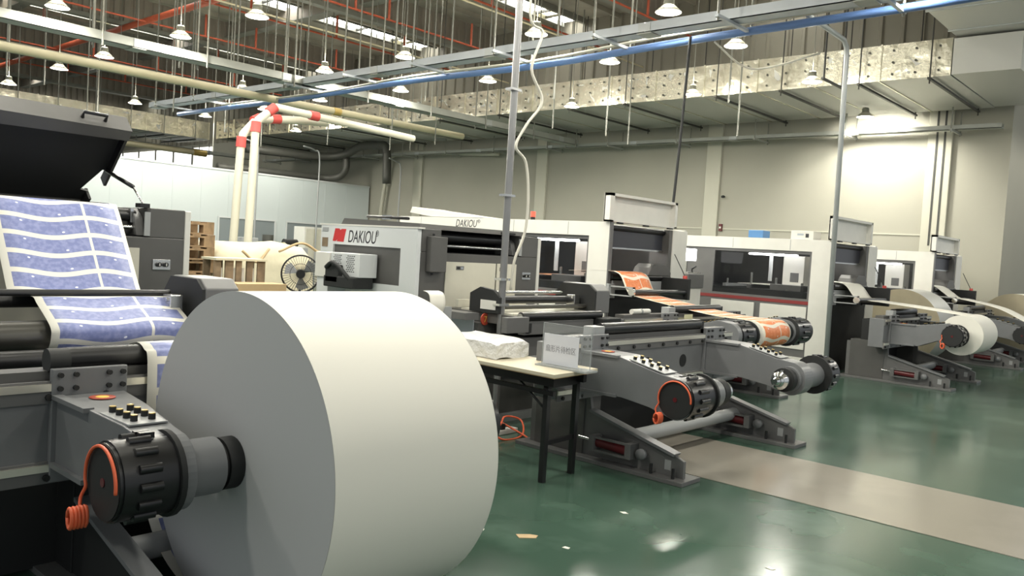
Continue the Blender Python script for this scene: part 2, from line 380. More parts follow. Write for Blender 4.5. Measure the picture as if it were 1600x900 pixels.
# ================================================================ overhead services
ZT = 4.7
def cable_tray(name, label, axis, c, a0, a1, step, m, w=0.3, h=0.13, bars=True, barlen=0.85, ztop=ZC-0.02, z=ZT, skip=()):
    mid = ((a0+a1)/2)
    loc = (mid, c, z) if axis == 'x' else (c, mid, z)
    t = thing(name, label, 'cable tray', loc)
    def bx(al0, al1, ac0, ac1, z0, z1):
        return B(al0, al1, ac0, ac1, z0, z1) if axis == 'x' else B(ac0, ac1, al0, al1, z0, z1)
    # channel sections, each 3 m, separate pieces with splice plates
    a = a0
    while a < a1-0.05:
        e = min(a+3.0, a1)
        b = MB()
        for q in (bx(a, e-0.01, c-w/2, c+w/2, z, z+0.012), bx(a, e-0.01, c-w/2, c-w/2+0.012, z, z+h), bx(a, e-0.01, c+w/2-0.012, c+w/2, z, z+h)): b._add(q.v, q.f)
        b.build('channel_section', m, t)
        if e < a1:
            sp_ = bx(e-0.1, e+0.1, c-w/2-0.008, c-w/2, z+0.01, z+h-0.01).build('splice_plate', 'galv', t)
            bx(e-0.12, e+0.12, c-w/2-0.005, c+w/2+0.005, z-0.015, z-0.001).build('splice_plate', 'tray', t)
        a = e
    a = a0+step*0.4; k = 0
    while a < a1:
        if bars: bx(a-0.025, a+0.025, c-barlen/2, c+barlen/2, z-0.055, z-0.016).build('crossbar', m, t)
        for s in (-1, 1):
            q = c+s*(barlen/2-0.04)
            p0, p1 = ((a, q, z-0.09), (a, q, ztop)) if axis == 'x' else ((q, a, z-0.09), (q, a, ztop))
            CY(p0, p1, 0.017, seg=6).build('hanger_rod', 'rod', t)
        a += step; k += 1
    return t
cable_tray('cable_tray', 'long grey cable tray running from upper left towards the right wall', 'x', 15.1, -2.5, 19.3, 1.9, 'tray', w=0.34, h=0.16, bars=False, barlen=0.46)
cable_tray('cable_tray', 'bluish zinc cable tray with crossbars beside the blue conduit', 'y', 10.0, 0.6, 22.0, 1.95, 'traylight', w=0.26, h=0.14, barlen=1.0)
cable_tray('cable_tray', 'thin cable tray along the beige wall below the foil duct', 'y', 19.45, 4.05, 32.0, 2.2, 'tray', w=0.2, h=0.1, barlen=0.8, ztop=5.1, z=4.66)
cable_tray('cable_tray', 'pale cable tray seen above the white partition wall', 'x', 32.3, 8.0, 19.2, 2.6, 'tray', w=0.3, h=0.14, barlen=0.9, ztop=5.1, z=4.7)
single(MB().tube(smooth_path([(10.42, 0.5, 4.78), (10.42, 3, 4.7), (10.4, 6, 4.66), (10.44, 9, 4.6), (10.4, 12, 4.62), (10.42, 16, 4.58), (10.45, 21.5, 4.6)], 4), 0.055, 10), 'conduit', 'blue', 'blue plastic conduit slung along the bluish cable tray', 'pipe')
single(MB().tube(smooth_path([(10.33, 0.5, 4.86), (10.33, 4, 4.77), (10.3, 6.5, 4.74), (10.34, 9, 4.66), (10.3, 12, 4.68), (10.34, 15, 4.62), (10.3, 19, 4.64)], 4), 0.022, 6), 'power_cable', 'wire', 'white cable lying on the blue conduit', 'cable')
# pendant lamps
VIS = [(5.04,14.65),(7.1,12.1),(7.1,14.65),(7.1,17.95),(7.1,20.4),(7.2,24.1),(10.2,14.65),(10.15,12.05),(12.35,14.75),(10.5,18.4),(12.3,17.8),(12.45,23.9),(10.25,23.7),(12.5,20.7),(15.5,23.7),(12.45,12.1),(12.2,8.85),(15.5,12.26),(12.2,6.4),(10.1,6.37),(10.1,8.8),(15.2,6.37),(15.35,8.96)]
OFF = [(7.1,8.85),(7.1,6.4),(5,8.85),(5,6.4),(7.1,3.1),(5,3.1),(1.9,3.1),(1.9,6.4),(1.9,8.85),(5,.65),(10.15,3.1),(5,12.1),(1.9,12.1),(-1,3.1),(-1,6.4),(2,-2.5),(6,-2.5),(18.5,1.2),(22.5,1.2),(15.0,-1.5),(11,-2.5)]  # lamps out of view; far-right pair added to light the return wall
ZL = 5.0
def lamp_proto(loc):
    t = thing('pendant_lamp', 'white bell-shaped pendant lamp hanging on a thin rod under the dark ceiling', 'lamp', loc, 'pendant lamps in rows under the ceiling')
    x, y, z = loc
    MB().lathe([(0.185, 0), (0.18, 0.012), (0.14, 0.05), (0.095, 0.09), (0.08, 0.105), (0.076, 0.105), (0.09, 0.088), (0.135, 0.047), (0.178, 0.004)], loc, 'z', 20).build('shade', 'shade', t)
    hb = MB().lathe([(0.0, 0.2), (0.06, 0.2), (0.07, 0.185), (0.075, 0.17), (0.066, 0.165), (0.075, 0.155), (0.066, 0.148), (0.078, 0.138), (0.07, 0.13), (0.08, 0.12), (0.08, 0.1), (0, 0.1)], loc, 'z', 16); hb.build('housing', 'housing', t)
    MB().lathe([(0, -0.004), (0.14, -0.001), (0.176, 0.003), (0.176, 0.012), (0, 0.012)], loc, 'z', 20).build('lens', 'bulb', t)
    CY((x, y, z+0.2), (x, y, ZC-0.02), 0.008, seg=6).build('hanger_rod', 'rod', t)
    L = bpy.data.lights.new('lamp_light', 'SPOT'); L.energy = LAMP_W; L.spot_size = math.radians(178); L.spot_blend = 0.25; L.shadow_soft_size = 0.19; L.color = (1, 0.965, 0.86)
    lo = bpy.data.objects.new('lamp_light', L); COL.objects.link(lo); lo.parent = t; lo.location = (0, 0, -0.03)
    L = bpy.data.lights.new('shade_glow', 'POINT'); L.energy = GLOW_W; L.shadow_soft_size = 0.12; L.color = (1, 0.94, 0.78)     # light passed by the acrylic shade
    lo = bpy.data.objects.new('shade_glow', L); COL.objects.link(lo); lo.parent = t; lo.location = (0, 0, 0.27)
    return t
lp = None
for (x, y) in VIS+OFF:
    if lp is None: lp = lamp_proto((x, y, ZL))
    else: copy_tree(lp, (x, y, ZL))
# the one by the wall is a stronger high-bay lamp of the same make
c = copy_tree(lp, (18.75, 6.6, 4.93)); c['label'] = 'bright pendant lamp under the duct throwing a hot spot on the beige wall'; del c['group']
for ch in c.children:
    if ch.type == 'LIGHT':
        ch.data = ch.data.copy(); ch.data.energy *= 3.4 if ch.data.type == 'SPOT' else 0.2
        if ch.data.type == 'SPOT': ch.data.spot_size = math.radians(125); ch.data.spot_blend = 0.5; ch.rotation_euler = (0, math.radians(-52), 0)      # only the light is turned, sparing the floor a reflection; head stays level
    elif ch.name.startswith('hanger_rod'):
        ch.data = ch.data.copy()
        for v in ch.data.vertices:
            if v.co.z > 1: v.co.z = 0.215
# foil duct along the wall
def foil_duct():
    t = thing('air_duct', 'shiny foil-wrapped air duct along the top of the beige wall', 'duct', (18, 14, 5.15))
    y = 4.3; k = 0
    while y < 30.0:
        e = y+1.24
        # front skin is a dented sheet with insulation pins
        b = MB(); NYY, NZZ = 10, 5; vs = []
        for i in range(NYY+1):
            for j in range(NZZ+1):
                d = 0 if i in (0, NYY) or j in (0, NZZ) else random.uniform(-0.012, 0.014)
                vs.append((16.3+d, y+(e-0.03-y)*i/NYY, 5.15+0.67*j/NZZ))
        b._add(vs, [(i*(NZZ+1)+j, i*(NZZ+1)+j+1, (i+1)*(NZZ+1)+j+1, (i+1)*(NZZ+1)+j) for i in range(NYY) for j in range(NZZ)], True)
        s = b.build('foil_section', 'foil', t)
        B(16.31, 19.75, y, e-0.03, 5.15, 5.82).build('duct_section', 'foilflat', t)
        B(16.28, 19.77, e-0.03, e, 5.135, 5.835).build('seam_band', 'foil', t)
        pn = MB()
        for i in range(3):
            for j in range(3):
                pn.cyl((16.3, y+0.2+0.4*i, 5.26+0.22*j), (16.275, y+0.2+0.4*i, 5.26+0.22*j), 0.022, seg=6)
        tag(pn.build('insulation_pins', 'darkduct', t), kind='stuff')
        y = e; k += 1
    for y in (4.6, 5.85, 7.4, 8.85, 11.2, 12.85, 15.2, 17.5, 19.8, 22.1, 24.4, 26.8, 29.2):
        B(16.1, 19.8, y-0.025, y+0.025, 5.07, 5.11).build('hanger_bar', 'darkrod', t)
        for x in (16.16, 19.74): CY((x, y, 5.0), (x, y, ZC-0.02), 0.013, seg=6).build('hanger_rod', 'darkrod', t)
foil_duct()
t = thing('air_duct', 'foil-wrapped duct crossing high beyond the white partition at the left', 'duct', (10, 32, 5.15))
for k in range(14):
    x = -1+k*1.24; b = MB(); vs = []
    for i in range(11):
        for j in range(6):
            d = 0 if i in (0, 10) or j in (0, 5) else random.uniform(-0.014, 0.014)
            vs.append((x+1.21*i/10, 31.0+d, 5.15+0.67*j/5))
    b._add(vs, [(i*6+j, (i+1)*6+j, (i+1)*6+j+1, i*6+j+1) for i in range(10) for j in range(5)], True); b.build('foil_section', 'foil', t)
    B(x, x+1.21, 31.01, 33.6, 5.15, 5.82).build('duct_section', 'foilflat', t); B(x+1.21, x+1.24, 30.98, 33.62, 5.135, 5.835).build('seam_band', 'foil', t)
    for y in (30.9, 33.7): CY((x+0.6, y, 5.05), (x+0.6, y, ZC-0.02), 0.016, seg=6).build('hanger_rod', 'rod', t)
    B(x+0.58, x+0.62, 30.85, 33.75, 5.05, 5.1).build('hanger_bar', 'darkrod', t)
t = thing('air_duct', 'broad sheet-metal duct crossing at the upper right above the foil duct', 'duct', (16, 2, 5.84))
for k in range(6):
    x = 13.2+k*1.35
    B(x, x+1.33, -0.5, 4.26, 5.84, 6.75).build('duct_section', 'foilflat', t); B(x+1.31, x+1.35, -0.52, 4.28, 5.82, 6.77).build('seam_band', 'galv', t)
for x in (16.7, 19.1):
    B(x-0.03, x+0.03, -0.6, 4.34, 5.74, 5.79).build('hanger_bar', 'darkrod', t)
    CY((x, 4.3, 5.7), (x, 4.3, ZC-0.02), 0.013, seg=6).build('hanger_rod', 'darkrod', t)
B(16.29, 19.7, 3.2, 4.28, 5.16, 5.8).build('elbow_box', 'foilflat', t)
# black u-frames hanging below
for i, (y, x) in enumerate(((5.1, 12.6),)):
    t = thing('hanging_bracket', 'black steel u-shaped bracket hanging in front of the foil duct corner', 'bracket', (x, y, 4.45))
    for xx in (x, x+0.75): CY((xx, y, 4.45), (xx, y, ZC-0.02), 0.016, seg=6).build('hanger_rod', 'darkrod', t)
    B(x-0.05, x+0.8, y-0.02, y+0.02, 4.43, 4.46).build('hanger_bar', 'darkrod', t)
# sprinkler mains and branches
t = thing('sprinkler_pipe', 'thick red sprinkler main sloping across the upper left ceiling', 'pipe', (10.75, 26, 7.5))
CY((10.75, 13, 7.5), (10.75, 48, 7.5), 0.09, seg=10).build('pipe', 'sprink', t)
for y in (16, 19, 22, 25, 28, 32, 36, 40): CY((10.75, y, 7.5), (10.75, y, ZC-.02), 0.02, seg=6).build('hanger_rod', 'rod', t)
for i, y in enumerate((11.5, 14.3, 17.6, 20.6, 24.2, 27.5, 31.0, 35.0)):
    t = thing('sprinkler_pipe', 'thin red sprinkler branch pipe under the ceiling, %s row from the front' % ('first second third fourth fifth sixth seventh eighth'.split()[i]), 'pipe', (8, y, 7.42))
    CY((-2, y, 7.45), (19.5, y, 7.45), 0.028, seg=6).build('pipe', 'sprink', t)
    for x in (5.2+(i % 2)*1.2, 8.4+(i % 2)*0.7, 11.9+(i % 3)*0.6, 14.2+(i % 2)*0.5, 17.3): CY((x, y, 7.45), (x, y, 8.1), 0.035, seg=6).build('drop_pipe', 'sprink', t)
for i, y in enumerate((13.2, 18.3, 25.5, 28.6)):
    t = thing('conduit', 'straight pale lighting conduit under the ceiling, %s from the front' % ('first second third fourth'.split()[i]), 'pipe', (8, y, 6.4))
    CY((-3, y, 6.9), (19.8, y, 6.9), 0.022, seg=6).build('pipe', 'creampipe', t)
    for k in range(8):
        x = 3.5+k*2.1+(i*0.37); CY((x, y, 6.9), (x, y, ZC-.02), 0.01, seg=5).build('hanger_rod', 'rod', t)
# loose hanger rods that hold nothing any more
rp = None
for (x, y, z0) in [(4.6,17.2,4.9),(5.6,18.9,4.4),(6.3,16.5,4.9),(8.2,21,4.2),(9.2,19.2,4.3),(11.2,16.8,4.4),(13.1,15.9,4.3),(13.8,11.4,4.2),(14.6,13.2,4.2),(15.2,10.4,4.0),(14.8,7.6,4.0),(13.4,9.7,3.9),(15.7,18.2,4.2),(14.0,19.8,4.2),(13.1,21.8,4.1),(6.0,22.6,4.0),(8.9,23.5,4.0),(11.6,9.6,4.3),(16.0,14.6,3.9),(6.6,19.8,4.5),(3.9,16.1,5.0),(9.4,16.9,4.7),(12.2,18.8,4.3),(13.6,7.2,4.4),(15.0,16.4,4.2),(5.2,21.0,4.3),(7.7,15.9,4.7),(11.9,13.4,4.6),(8.6,17.6,4.4),(14.3,17.4,4.0),(10.9,19.9,4.1),(12.9,24.2,4.0)]:
    if rp is None:
        rp = thing('hanger_rod', 'thin steel rod hanging free from the dark ceiling', 'rod', (x, y, z0), 'loose hanger rods under the ceiling')
        CY((x, y, z0), (x, y, z0+5), 0.016, seg=6).build('threaded_rod', 'rod', rp); B(x-0.06, x+0.06, y-0.06, y+0.06, z0+4.995, z0+5.0).build('anchor_plate', 'rod', rp)
        rp.scale = (1, 1, (ZC-z0)/5)
    else: copy_tree(rp, (x, y, z0)).scale = (1, 1, (ZC-z0)/5)
# cream pipe and the white vacuum pipes
t = thing('pipe', 'cream pipe seen just above the white partition at the left', 'pipe', (12, 31.8, 4.6))
CY((4, 31.0, 4.58), (16.4, 31.4, 4.62), 0.11, seg=12).build('pipe', 'creampipe', t); CY((15.9, 31.38, 4.62), (16.45, 31.4, 4.62), 0.13, seg=12).build('end_cap', 'brass', t)
for x in (6, 9, 12, 15): CY((x, 31.05+0.033*(x-4), 4.68), (x, 31.05+0.033*(x-4), 5.05), 0.012, seg=6).build('hanger_rod', 'rod', t)
t = thing('pipe', 'thick cream pipe running level below the long grey cable tray', 'pipe', (8, 16.9, 4.55))
CY((-2, 16.9, 4.6), (16.2, 16.6, 4.6), 0.085, seg=12).build('pipe', 'creampipe', t); CY((11.9, 16.67, 4.6), (12.1, 16.67, 4.6), 0.095, seg=12).build('coupling', 'brass', t)
for x in (2, 5, 8, 11, 14): CY((x, 16.8, 4.66), (x, 16.8, ZC-.02), 0.012, seg=6).build('hanger_rod', 'rod', t)
def vac(label, pts, caps, loc):
    t = thing('vacuum_pipe', label, 'pipe', loc)
    MB().tube(pts, 0.07, 12).build('pipe', 'pvc', t)
    for i in caps:
        p = Vector(pts[i]); d = (Vector(pts[min(i+1, len(pts)-1)])-Vector(pts[max(i-1, 0)])).normalized()
        CY(p-d*0.09, p+d*0.09, 0.085, seg=12).build('coupling', 'redcap', t)
vac('white vacuum pipe with red couplings, the left one of the pair', [(7.37, 13, 0.02), (7.37, 13, 1.4), (7.437, 13, 3.1), (7.47, 13, 3.24), (7.8, 13.15, 3.55), (8.2, 13.2, 3.62), (8.75, 13.2, 3.68), (9.3, 13.2, 3.72)], (2, 4, 5), (7.37, 13, 0.02))
vac('white vacuum pipe with red couplings leaning right, the taller of the pair', [(7.53, 12.8, 0.02), (7.53, 12.8, 1.4), (7.64, 12.9, 3.38), (7.68, 12.9, 3.5), (7.93, 12.9, 3.72), (8.02, 12.9, 3.78), (8.7, 12.9, 3.76), (8.8, 12.9, 3.755), (11.2, 12.9, 3.68)], (2, 4, 7), (7.53, 12.8, 0.02))
# dark ventilation pipework in the far corner
t = thing('ventilation_pipe', 'grey bent ventilation pipe in the far corner under the duct', 'pipe', (18.5, 25, 3.9))
MB().tube(smooth_path([(15, 25.9, 4.45), (17.6, 25.6, 4.5), (18.4, 25.0, 4.62), (18.6, 24.3, 4.93), (18.7, 23.4, 4.95), (18.75, 23.0, 4.8), (18.8, 22.95, 3.6)], 5), 0.15, 12).build('pipe', 'darkduct', t)
MB().tube(smooth_path([(14, 25.9, 3.72), (17.6, 25.7, 3.75), (18.3, 25.2, 3.8), (18.45, 24.9, 4.1), (18.45, 24.9, 4.5)], 5), 0.13, 12).build('pipe', 'darkduct', t)
single(MB().tube(smooth_path([(19.75, 18.5, 4.62), (19.75, 21.2, 4.74), (19.75, 23.4, 4.86), (19.75, 23.75, 4.75), (19.75, 24.05, 4.4), (19.75, 24.4, 2.3), (19.75, 24.45, 0.02)], 5), 0.07, 10), 'wall_pipe', 'wallcol', 'beige pipe bending down the far end of the beige wall', 'pipe')
# vertical drops
t = thing('conduit_pole', 'tall steel conduit pole standing in front of the branded press', 'pole', (5.27, 4.8, 0))
CY((5.27, 4.8, 0.01), (5.27, 4.8, ZC-.02), 0.031, seg=12).build('pole', 'polesteel', t)
CY((5.27, 4.8, 0), (5.27, 4.8, 0.012), 0.09, seg=12).build('foot', 'galv', t)
for z in (1.06, 1.28, 2.0, 2.9): B(5.2, 5.32, 4.76, 4.84, z, z+0.02).build('clamp', 'steel', t)
single(MB().tube(smooth_path([(5.34, 4.7, 4.4), (5.30, 4.70, 3.55), (5.45, 4.68, 3.42), (5.36, 4.7, 3.1), (5.50, 4.68, 2.85), (5.34, 4.7, 2.62), (5.22, 4.7, 2.42), (5.36, 4.7, 2.3), (5.42, 4.7, 2.0), (5.40, 4.7, 1.7), (5.31, 4.72, 1.45), (5.31, 4.74, 1.2)], 6), 0.012, 6), 'power_cable', 'wire', 'loose white cable winding down the tall steel pole', 'cable')
t = thing('conduit_pole', 'grey conduit pole with bent top beside the white die-cutter corner', 'pole', (12.0, 4.5, 0))
MB().tube([(12.0, 4.5, 0.0), (12.0, 4.55, 4.6), (11.97, 4.55, 4.72), (11.85, 4.55, 4.8), (10.1, 4.5, 4.8)], 0.036, 10).build('pole', 'galv', t)
single(MB().tube(smooth_path([(10.2, 6.05, 4.65), (10.22, 6.1, 3.5), (10.2, 6.15, 2.2), (10.2, 6.2, 1.99)], 4), 0.02, 6), 'power_cable', 'matblack', 'black cable dropping from the blue conduit to the orange-web machine', 'cable')
single(MB().tube(smooth_path([(10.43, 5.8, 4.6), (10.9, 5.6, 4.35), (11.3, 5.4, 4.38), (11.9, 4.9, 4.66)], 6), 0.015, 6), 'power_cable', 'wire', 'white cable sagging from the blue conduit towards the bent pole', 'cable')
for i, (x, y) in enumerate(((13.5, 22.6), (15.5, 22.3), (18.6, 22.0))):
    single(MB().tube(smooth_path([(x-1.0, y-0.6, 4.3), (x-0.2, y, 4.3), (x, y, 4.1), (x, y, 2.6), (x, y, 0.01)], 6), 0.025, 6), 'conduit', 'lightgrey', 'thin grey conduit dropping in front of the white partition, %s of three' % ('leftmost', 'middle', 'rightmost')[i], 'pipe')
# ================================================================ roll stands (unwinders)
def slab(prof, xl, xr, taper=None):
    """profile (y,z) extruded xl..xr(y) ; taper(y)-> right x"""
    b = MB(); n = len(prof)
    ar = sum(prof[i][0]*prof[(i+1) % n][1]-prof[(i+1) % n][0]*prof[i][1] for i in range(n))
    if ar < 0: prof = prof[::-1]
    rx = (lambda y: xr) if taper is None else taper
    b._add([(xl, y, z) for y, z in prof]+[(rx(y), y, z) for y, z in prof], [tuple(reversed(range(n))), tuple(range(n, 2*n))]+[(i, (i+1) % n, n+(i+1) % n, n+i) for i in range(n)])
    return b
def chuck(t, x0, y, z, s, lens, tip=True, cord=True, part='chuck_motor', big=0.0, tm='armgrey'):
    """chuck on axis (y,z) starting at outer face x0 and pointing along s*X"""
    a, b_, c = lens                         # motor, tube, collar lengths
    r = 0.14+big
    P = lambda d: (x0+s*d, y, z)
    m = MB(); m.cyl(P(0.012), P(a-0.02), r, seg=28); m.cyl(P(0), P(0.02), r*0.95, seg=28)
    for k in range(14):                     # cooling ribs round the motor
        an = 2*math.pi*k/14; dy, dz = math.cos(an)*r, math.sin(an)*r
        m.cyl((x0+s*a*0.28, y+dy*0.985, z+dz*0.985), (x0+s*a*0.62, y+dy*0.985, z+dz*0.985), 0.018, seg=6)
    mo = m.build(part, 'black', t); CY(P(-0.003), P(0), r*0.93, seg=28).build('end_disc', 'matblack', mo)
    CY(P(a-0.02), P(a), r+0.014, seg=28).build('flange', 'matblack', mo)
    CY(P(-0.006), P(-0.002), 0.016, seg=12).build('centre_mark', 'cyl', mo)
    for k in range(3):
        an = math.radians(60+k*17); B(x0+s*a*0.6-0.025, x0+s*a*0.6+0.025, y+math.cos(an)*r-0.012, y+math.cos(an)*r+0.012, z+math.sin(an)*r-0.005, z+math.sin(an)*r+0.018).build('vent_block', 'black', mo)
    CY(P(a), P(a+b_), 0.105, seg=28).build('chuck_tube', tm, t)
    CY(P(a+b_), P(a+b_+c*0.25), 0.085, seg=28).build('collar_neck', 'matblack', t)
    CY(P(a+b_+c*0.25), P(a+b_+c), 0.098, seg=28).build('collar', 'matblack', t)
    if tip:
        e = a+b_+c; g = MB(); g.cyl(P(e), P(e+0.07), 0.074, seg=20); g.cyl(P(e+0.07), P(e+0.09), 0.074, seg=20, r2=0.052); g.cyl(P(e+0.09), P(e+0.13), 0.05, seg=16, r2=0.042); g.cyl(P(e+0.13), P(e+0.16), 0.036, seg=16, r2=0.022)
        tp = g.build('core_shaft', 'chrome', t)
        B(x0+s*(e+0.02)-0.02, x0+s*(e+0.02)+0.02, y-0.012, y+0.012, z+0.06, z+0.082).build('core_lug', 'steel', tp)
    if cord:
        pts = [(x0-s*0.012, y+0.124*math.cos(math.radians(d)), z+0.124*math.sin(math.radians(d))) for d in range(-5, 206, 12)]
        if s > 0: pts = [(p[0], y-(p[1]-y)*-1, p[2]) for p in pts]
        tail = [(x0-s*0.02, y+0.135, z-0.08), (x0-s*0.03, y+0.115, z-0.12)]
        if cord == 'coil': pts = pts[-3:]
        c_ = MB().tube(smooth_path([(p[0], 2*y-p[1], p[2]) for p in pts][::1]+tail, 3), 0.006, 6).build('air_hose', 'orange', t)
        cb = MB()
        for k in range(5): cb.tube([(x0-s*(0.02+0.012*k), y+0.095+0.02*math.cos(q), z-0.135+0.035*math.sin(q)) for q in [j*math.pi/5 for j in range(11)]], 0.007, 6)
        cb.build('hose_coil', 'orange', c_)
def arm(t, xl, w, yp, ay, az, zr=0.845, inner=+1):
    """swing arm: back plate with bolts, tapering box arm, nipple pad"""
    B(xl, xl+w, yp-0.03, yp, 0.49, 0.955).build('back_plate', 'armgrey', t, 0.004)
    bm = None
    for fx in (0.1, 0.3, 0.74, 0.93):
        for z in (0.875, 0.93):
            if bm is None: bo = bm = CY((xl+w*fx, yp-0.045, z), (xl+w*fx, yp-0.03, z), 0.011, seg=8).build('bolt', 'matblack', t); f0 = (xl+w*fx, z)
            else:
                bo = bm.copy(); COL.objects.link(bo); bo.parent = t; bo.location = (xl+w*fx-f0[0], 0, z-f0[1])
    yr = yp-0.03; d = ay-2.82                      # profile follows the axis
    ytip = ay
    prof = [(yr, zr), (yr-0.32, zr), (ay+0.13, az+0.155)]
    for k in range(0, 19):
        an = math.radians(90+10*k); prof.append((ay+0.13*math.cos(an), az+0.14*math.sin(an)))
    prof += [(ay+0.2, az-0.085), (yr-0.36, min(0.56, az-0.03)), (yr, 0.56)]
    w2 = w*0.52
    def tp(y):
        k = max(0, min(1, (yr-0.1-y)/(yr-0.1-(ay+0.1)))); return xl+0.02+(w-0.03)*(1-k)+w2*k
    if inner > 0: a = slab(prof, xl+0.02, None, tp)
    else:
        a = slab(prof, xl+w-0.02, None, lambda y: xl+(w-(tp(y)-xl)))
    ao = a.build('swing_arm', 'armgrey', t, 0.004)
    xw0, xw1 = (xl+0.02, xl+0.02+w2) if inner > 0 else (xl+w-w2-0.02, xl+w-0.02)
    # flange lips welded on the arm's outer face
    y0, y1 = yr, yr-0.32
    B(xw0-0.02 if inner > 0 else xw0, xw0+0.02, y1, y0, zr-0.012, zr+0.006).build('weld_lip', 'armgrey', ao); B(xl+0.0, xl+0.02, y1, y0, 0.555, 0.575).build('weld_lip', 'armgrey', ao)
    # nipple pad on the sloping top
    p0, p1 = Vector((0, yr-0.36, zr-0.004)), Vector((0, ay+0.1, az+0.156)); dv = (p1-p0); ln = dv.length; dv.normalize(); up = Vector((0, dv.z, -dv.y)) if dv.y < 0 else Vector((0, -dv.z, dv.y))
    if up.z < 0: up = -up
    e0 = ln*0.12
    pad = MB(); A = [p0+dv*e0, p0+dv*ln]
    q = [Vector((xw0+0.01, 0, 0))+A[0], Vector((xw1-0.005, 0, 0))+A[0], Vector((xw1-0.005, 0, 0))+A[1], Vector((xw0+0.01, 0, 0))+A[1]]
    pad._add(q+[v+up*0.006 for v in q], [(0,1,2,3),(7,6,5,4),(0,4,5,1),(1,5,6,2),(2,6,7,3),(3,7,4,0)])
    po = pad.build('nipple_plate', 'lightgrey', t)
    nb = None
    for r_ in range(4):
        for c_ in range(2):
            base = p0+dv*(ln*(0.18+0.21*r_))+Vector((xw0+0.05+c_*(xw1-xw0-0.09), 0, 0))+up*0.005
            if nb is None:
                nb = CY(base, base+up*0.022, 0.013, seg=10).build('nipple', 'matblack', po); CY(base+up*0.022, base+up*0.025, 0.012, seg=10).build('nipple_cap', 'brass', po); nbase = base; n2 = po.children[-1]
            else:
                for src in (nb, n2):
                    k = src.copy(); COL.objects.link(k); k.parent = po; k.location = base-nbase
    return ao
def unwinder(label, xl, xr, yp, ay, az, beam, motor, frames, w=0.32, rlabel=True, tipL=True, hose=True, gr=None, bare=False, tm='armgrey', rm=0.24):
    """frames: x of the two base frames; beam: (x0,x1); motor: outer x of the left and right chuck motors"""
    t = thing('roll_stand', label, 'roll stand', ((xl+xr+w)/2, ay+0.4, 0))
    dy = ay-2.82
    # base frames
    for i, fx in enumerate(frames):
        Y = lambda v: v+dy
        prof = [(Y(2.85), 0.03), (Y(2.85), 0.15), (Y(2.92), 0.178), (Y(3.66), 0.365), (Y(3.69), 0.53), (Y(4.25), 0.53), (Y(4.25), 0.03)]
        f = slab(prof, fx, fx+0.03).build('side_frame', 'matblack' if bare else 'midgrey', t)
        slab([(Y(2.92), 0.178), (Y(3.66), 0.365), (Y(3.66), 0.385), (Y(2.91), 0.196)], fx-0.03, fx+0.06).build('top_flange', 'armgrey', f)
        B(fx-0.1, fx+0.16, Y(2.8), Y(4.32), 0.0, 0.03).build('base_plate', 'midgrey', t, 0.003)
        B(fx-0.002, fx, Y(2.95), Y(3.0), 0.07, 0.14).build('cutout', 'lightgrey', f)
        for yy in (2.9, 3.08): CY((fx-0.05, Y(yy), 0.03), (fx-0.05, Y(yy), 0.1), 0.012, seg=8).build('anchor_bolt', 'matblack', t)
        B(fx-0.01, fx+0.2, Y(3.72), Y(4.2), 0.03, 0.56).build('pedestal', 'matblack' if bare else 'grey', t, 0.004)
        if bare: continue
        # pneumatic cylinder outside the frame
        X = fx-0.06
        CY((X, Y(3.24), 0.15), (X, Y(3.56), 0.165), 0.04, seg=14).build('cylinder_barrel', 'cyl', t)
        for yy in (3.22, 3.54): B(X-0.055, X+0.055, Y(yy), Y(yy+0.05), 0.1, 0.215).build('cylinder_head', 'midgrey', t, 0.004)
        for z in (0.108, 0.205): B(X-0.05, X-0.035, Y(3.24), Y(3.56), z-0.008, z+0.008).build('tie_bar', 'midgrey', t)
        CY((X, Y(3.59), 0.168), (X, Y(3.72), 0.172), 0.012, seg=8).build('piston_rod', 'chrome', t)
        MB().lathe([(0, -0.02), (0.04, -0.02), (0.04, 0.02), (0, 0.02)], (X, Y(3.16), 0.15), 'x', 14).build('pivot_eye', 'armgrey', t)
    CY((frames[0]+0.03, 3.42+dy, 0.19), (frames[1], 3.42+dy, 0.19), 0.055, seg=16).build('cross_tube', 'lightgrey', t)
    B(beam[0]+0.1 if bare else frames[0]+0.06, frames[1]-0.04, yp+0.3, yp+0.42, 0.02, 0.86).build('dark_gap_fill', 'matblack', t)  # black box added to stand for the dark gap behind the frames
    # crossbeam with slide rails
    b0, b1 = beam
    bo = B(b0, b1, yp, yp+0.2, 0.5, 0.9).build('crossbeam', 'armgrey', t, 0.004)
    for z in (0.86, 0.53):
        ro = B(b0, b1, yp-0.016, yp, z-0.045, z+0.045).build('rail_bed', 'midgrey', bo); B(b0, b1, yp-0.026, yp-0.016, z+0.005, z+0.035).build('slide_rail', 'rail', bo)
        x = b0+0.06; s0 = None
        while x < b1:
            s = CY((x, yp-0.03, z-0.02), (x, yp-0.016, z-0.02), 0.014, seg=8) if s0 is None else None
            if s0 is None: s0 = s.build('bolt', 'matblack', bo); sx0 = x
            else:
                k = s0.copy(); COL.objects.link(k); k.parent = bo; k.location = (x-sx0, 0, 0)
            x += 0.22
    bx = (b0+b1)/2
    sl = [(bx-0.55, 0.62), (bx-0.1, 0.62), (bx-0.1, 0.74), (bx-0.55, 0.74)]
    MB().prism(sl, yp-0.004, yp+0.0, 'y').build('slot', 'matblack', bo)
    CY((bx+0.45, yp-0.004, 0.68), (bx+0.45, yp, 0.68), 0.055, seg=16).build('port', 'matblack', bo)
    B(b0+0.05, b1-0.05, yp+0.03, yp+0.14, 0.9, 0.94).build('cover_strip', 'grey', bo)
    gx = xl+w if gr is None else gr
    CY((gx, yp+0.06, 0.985), (xr, yp+0.06, 0.985), 0.045, seg=18).build('guide_roller', 'roller', t)
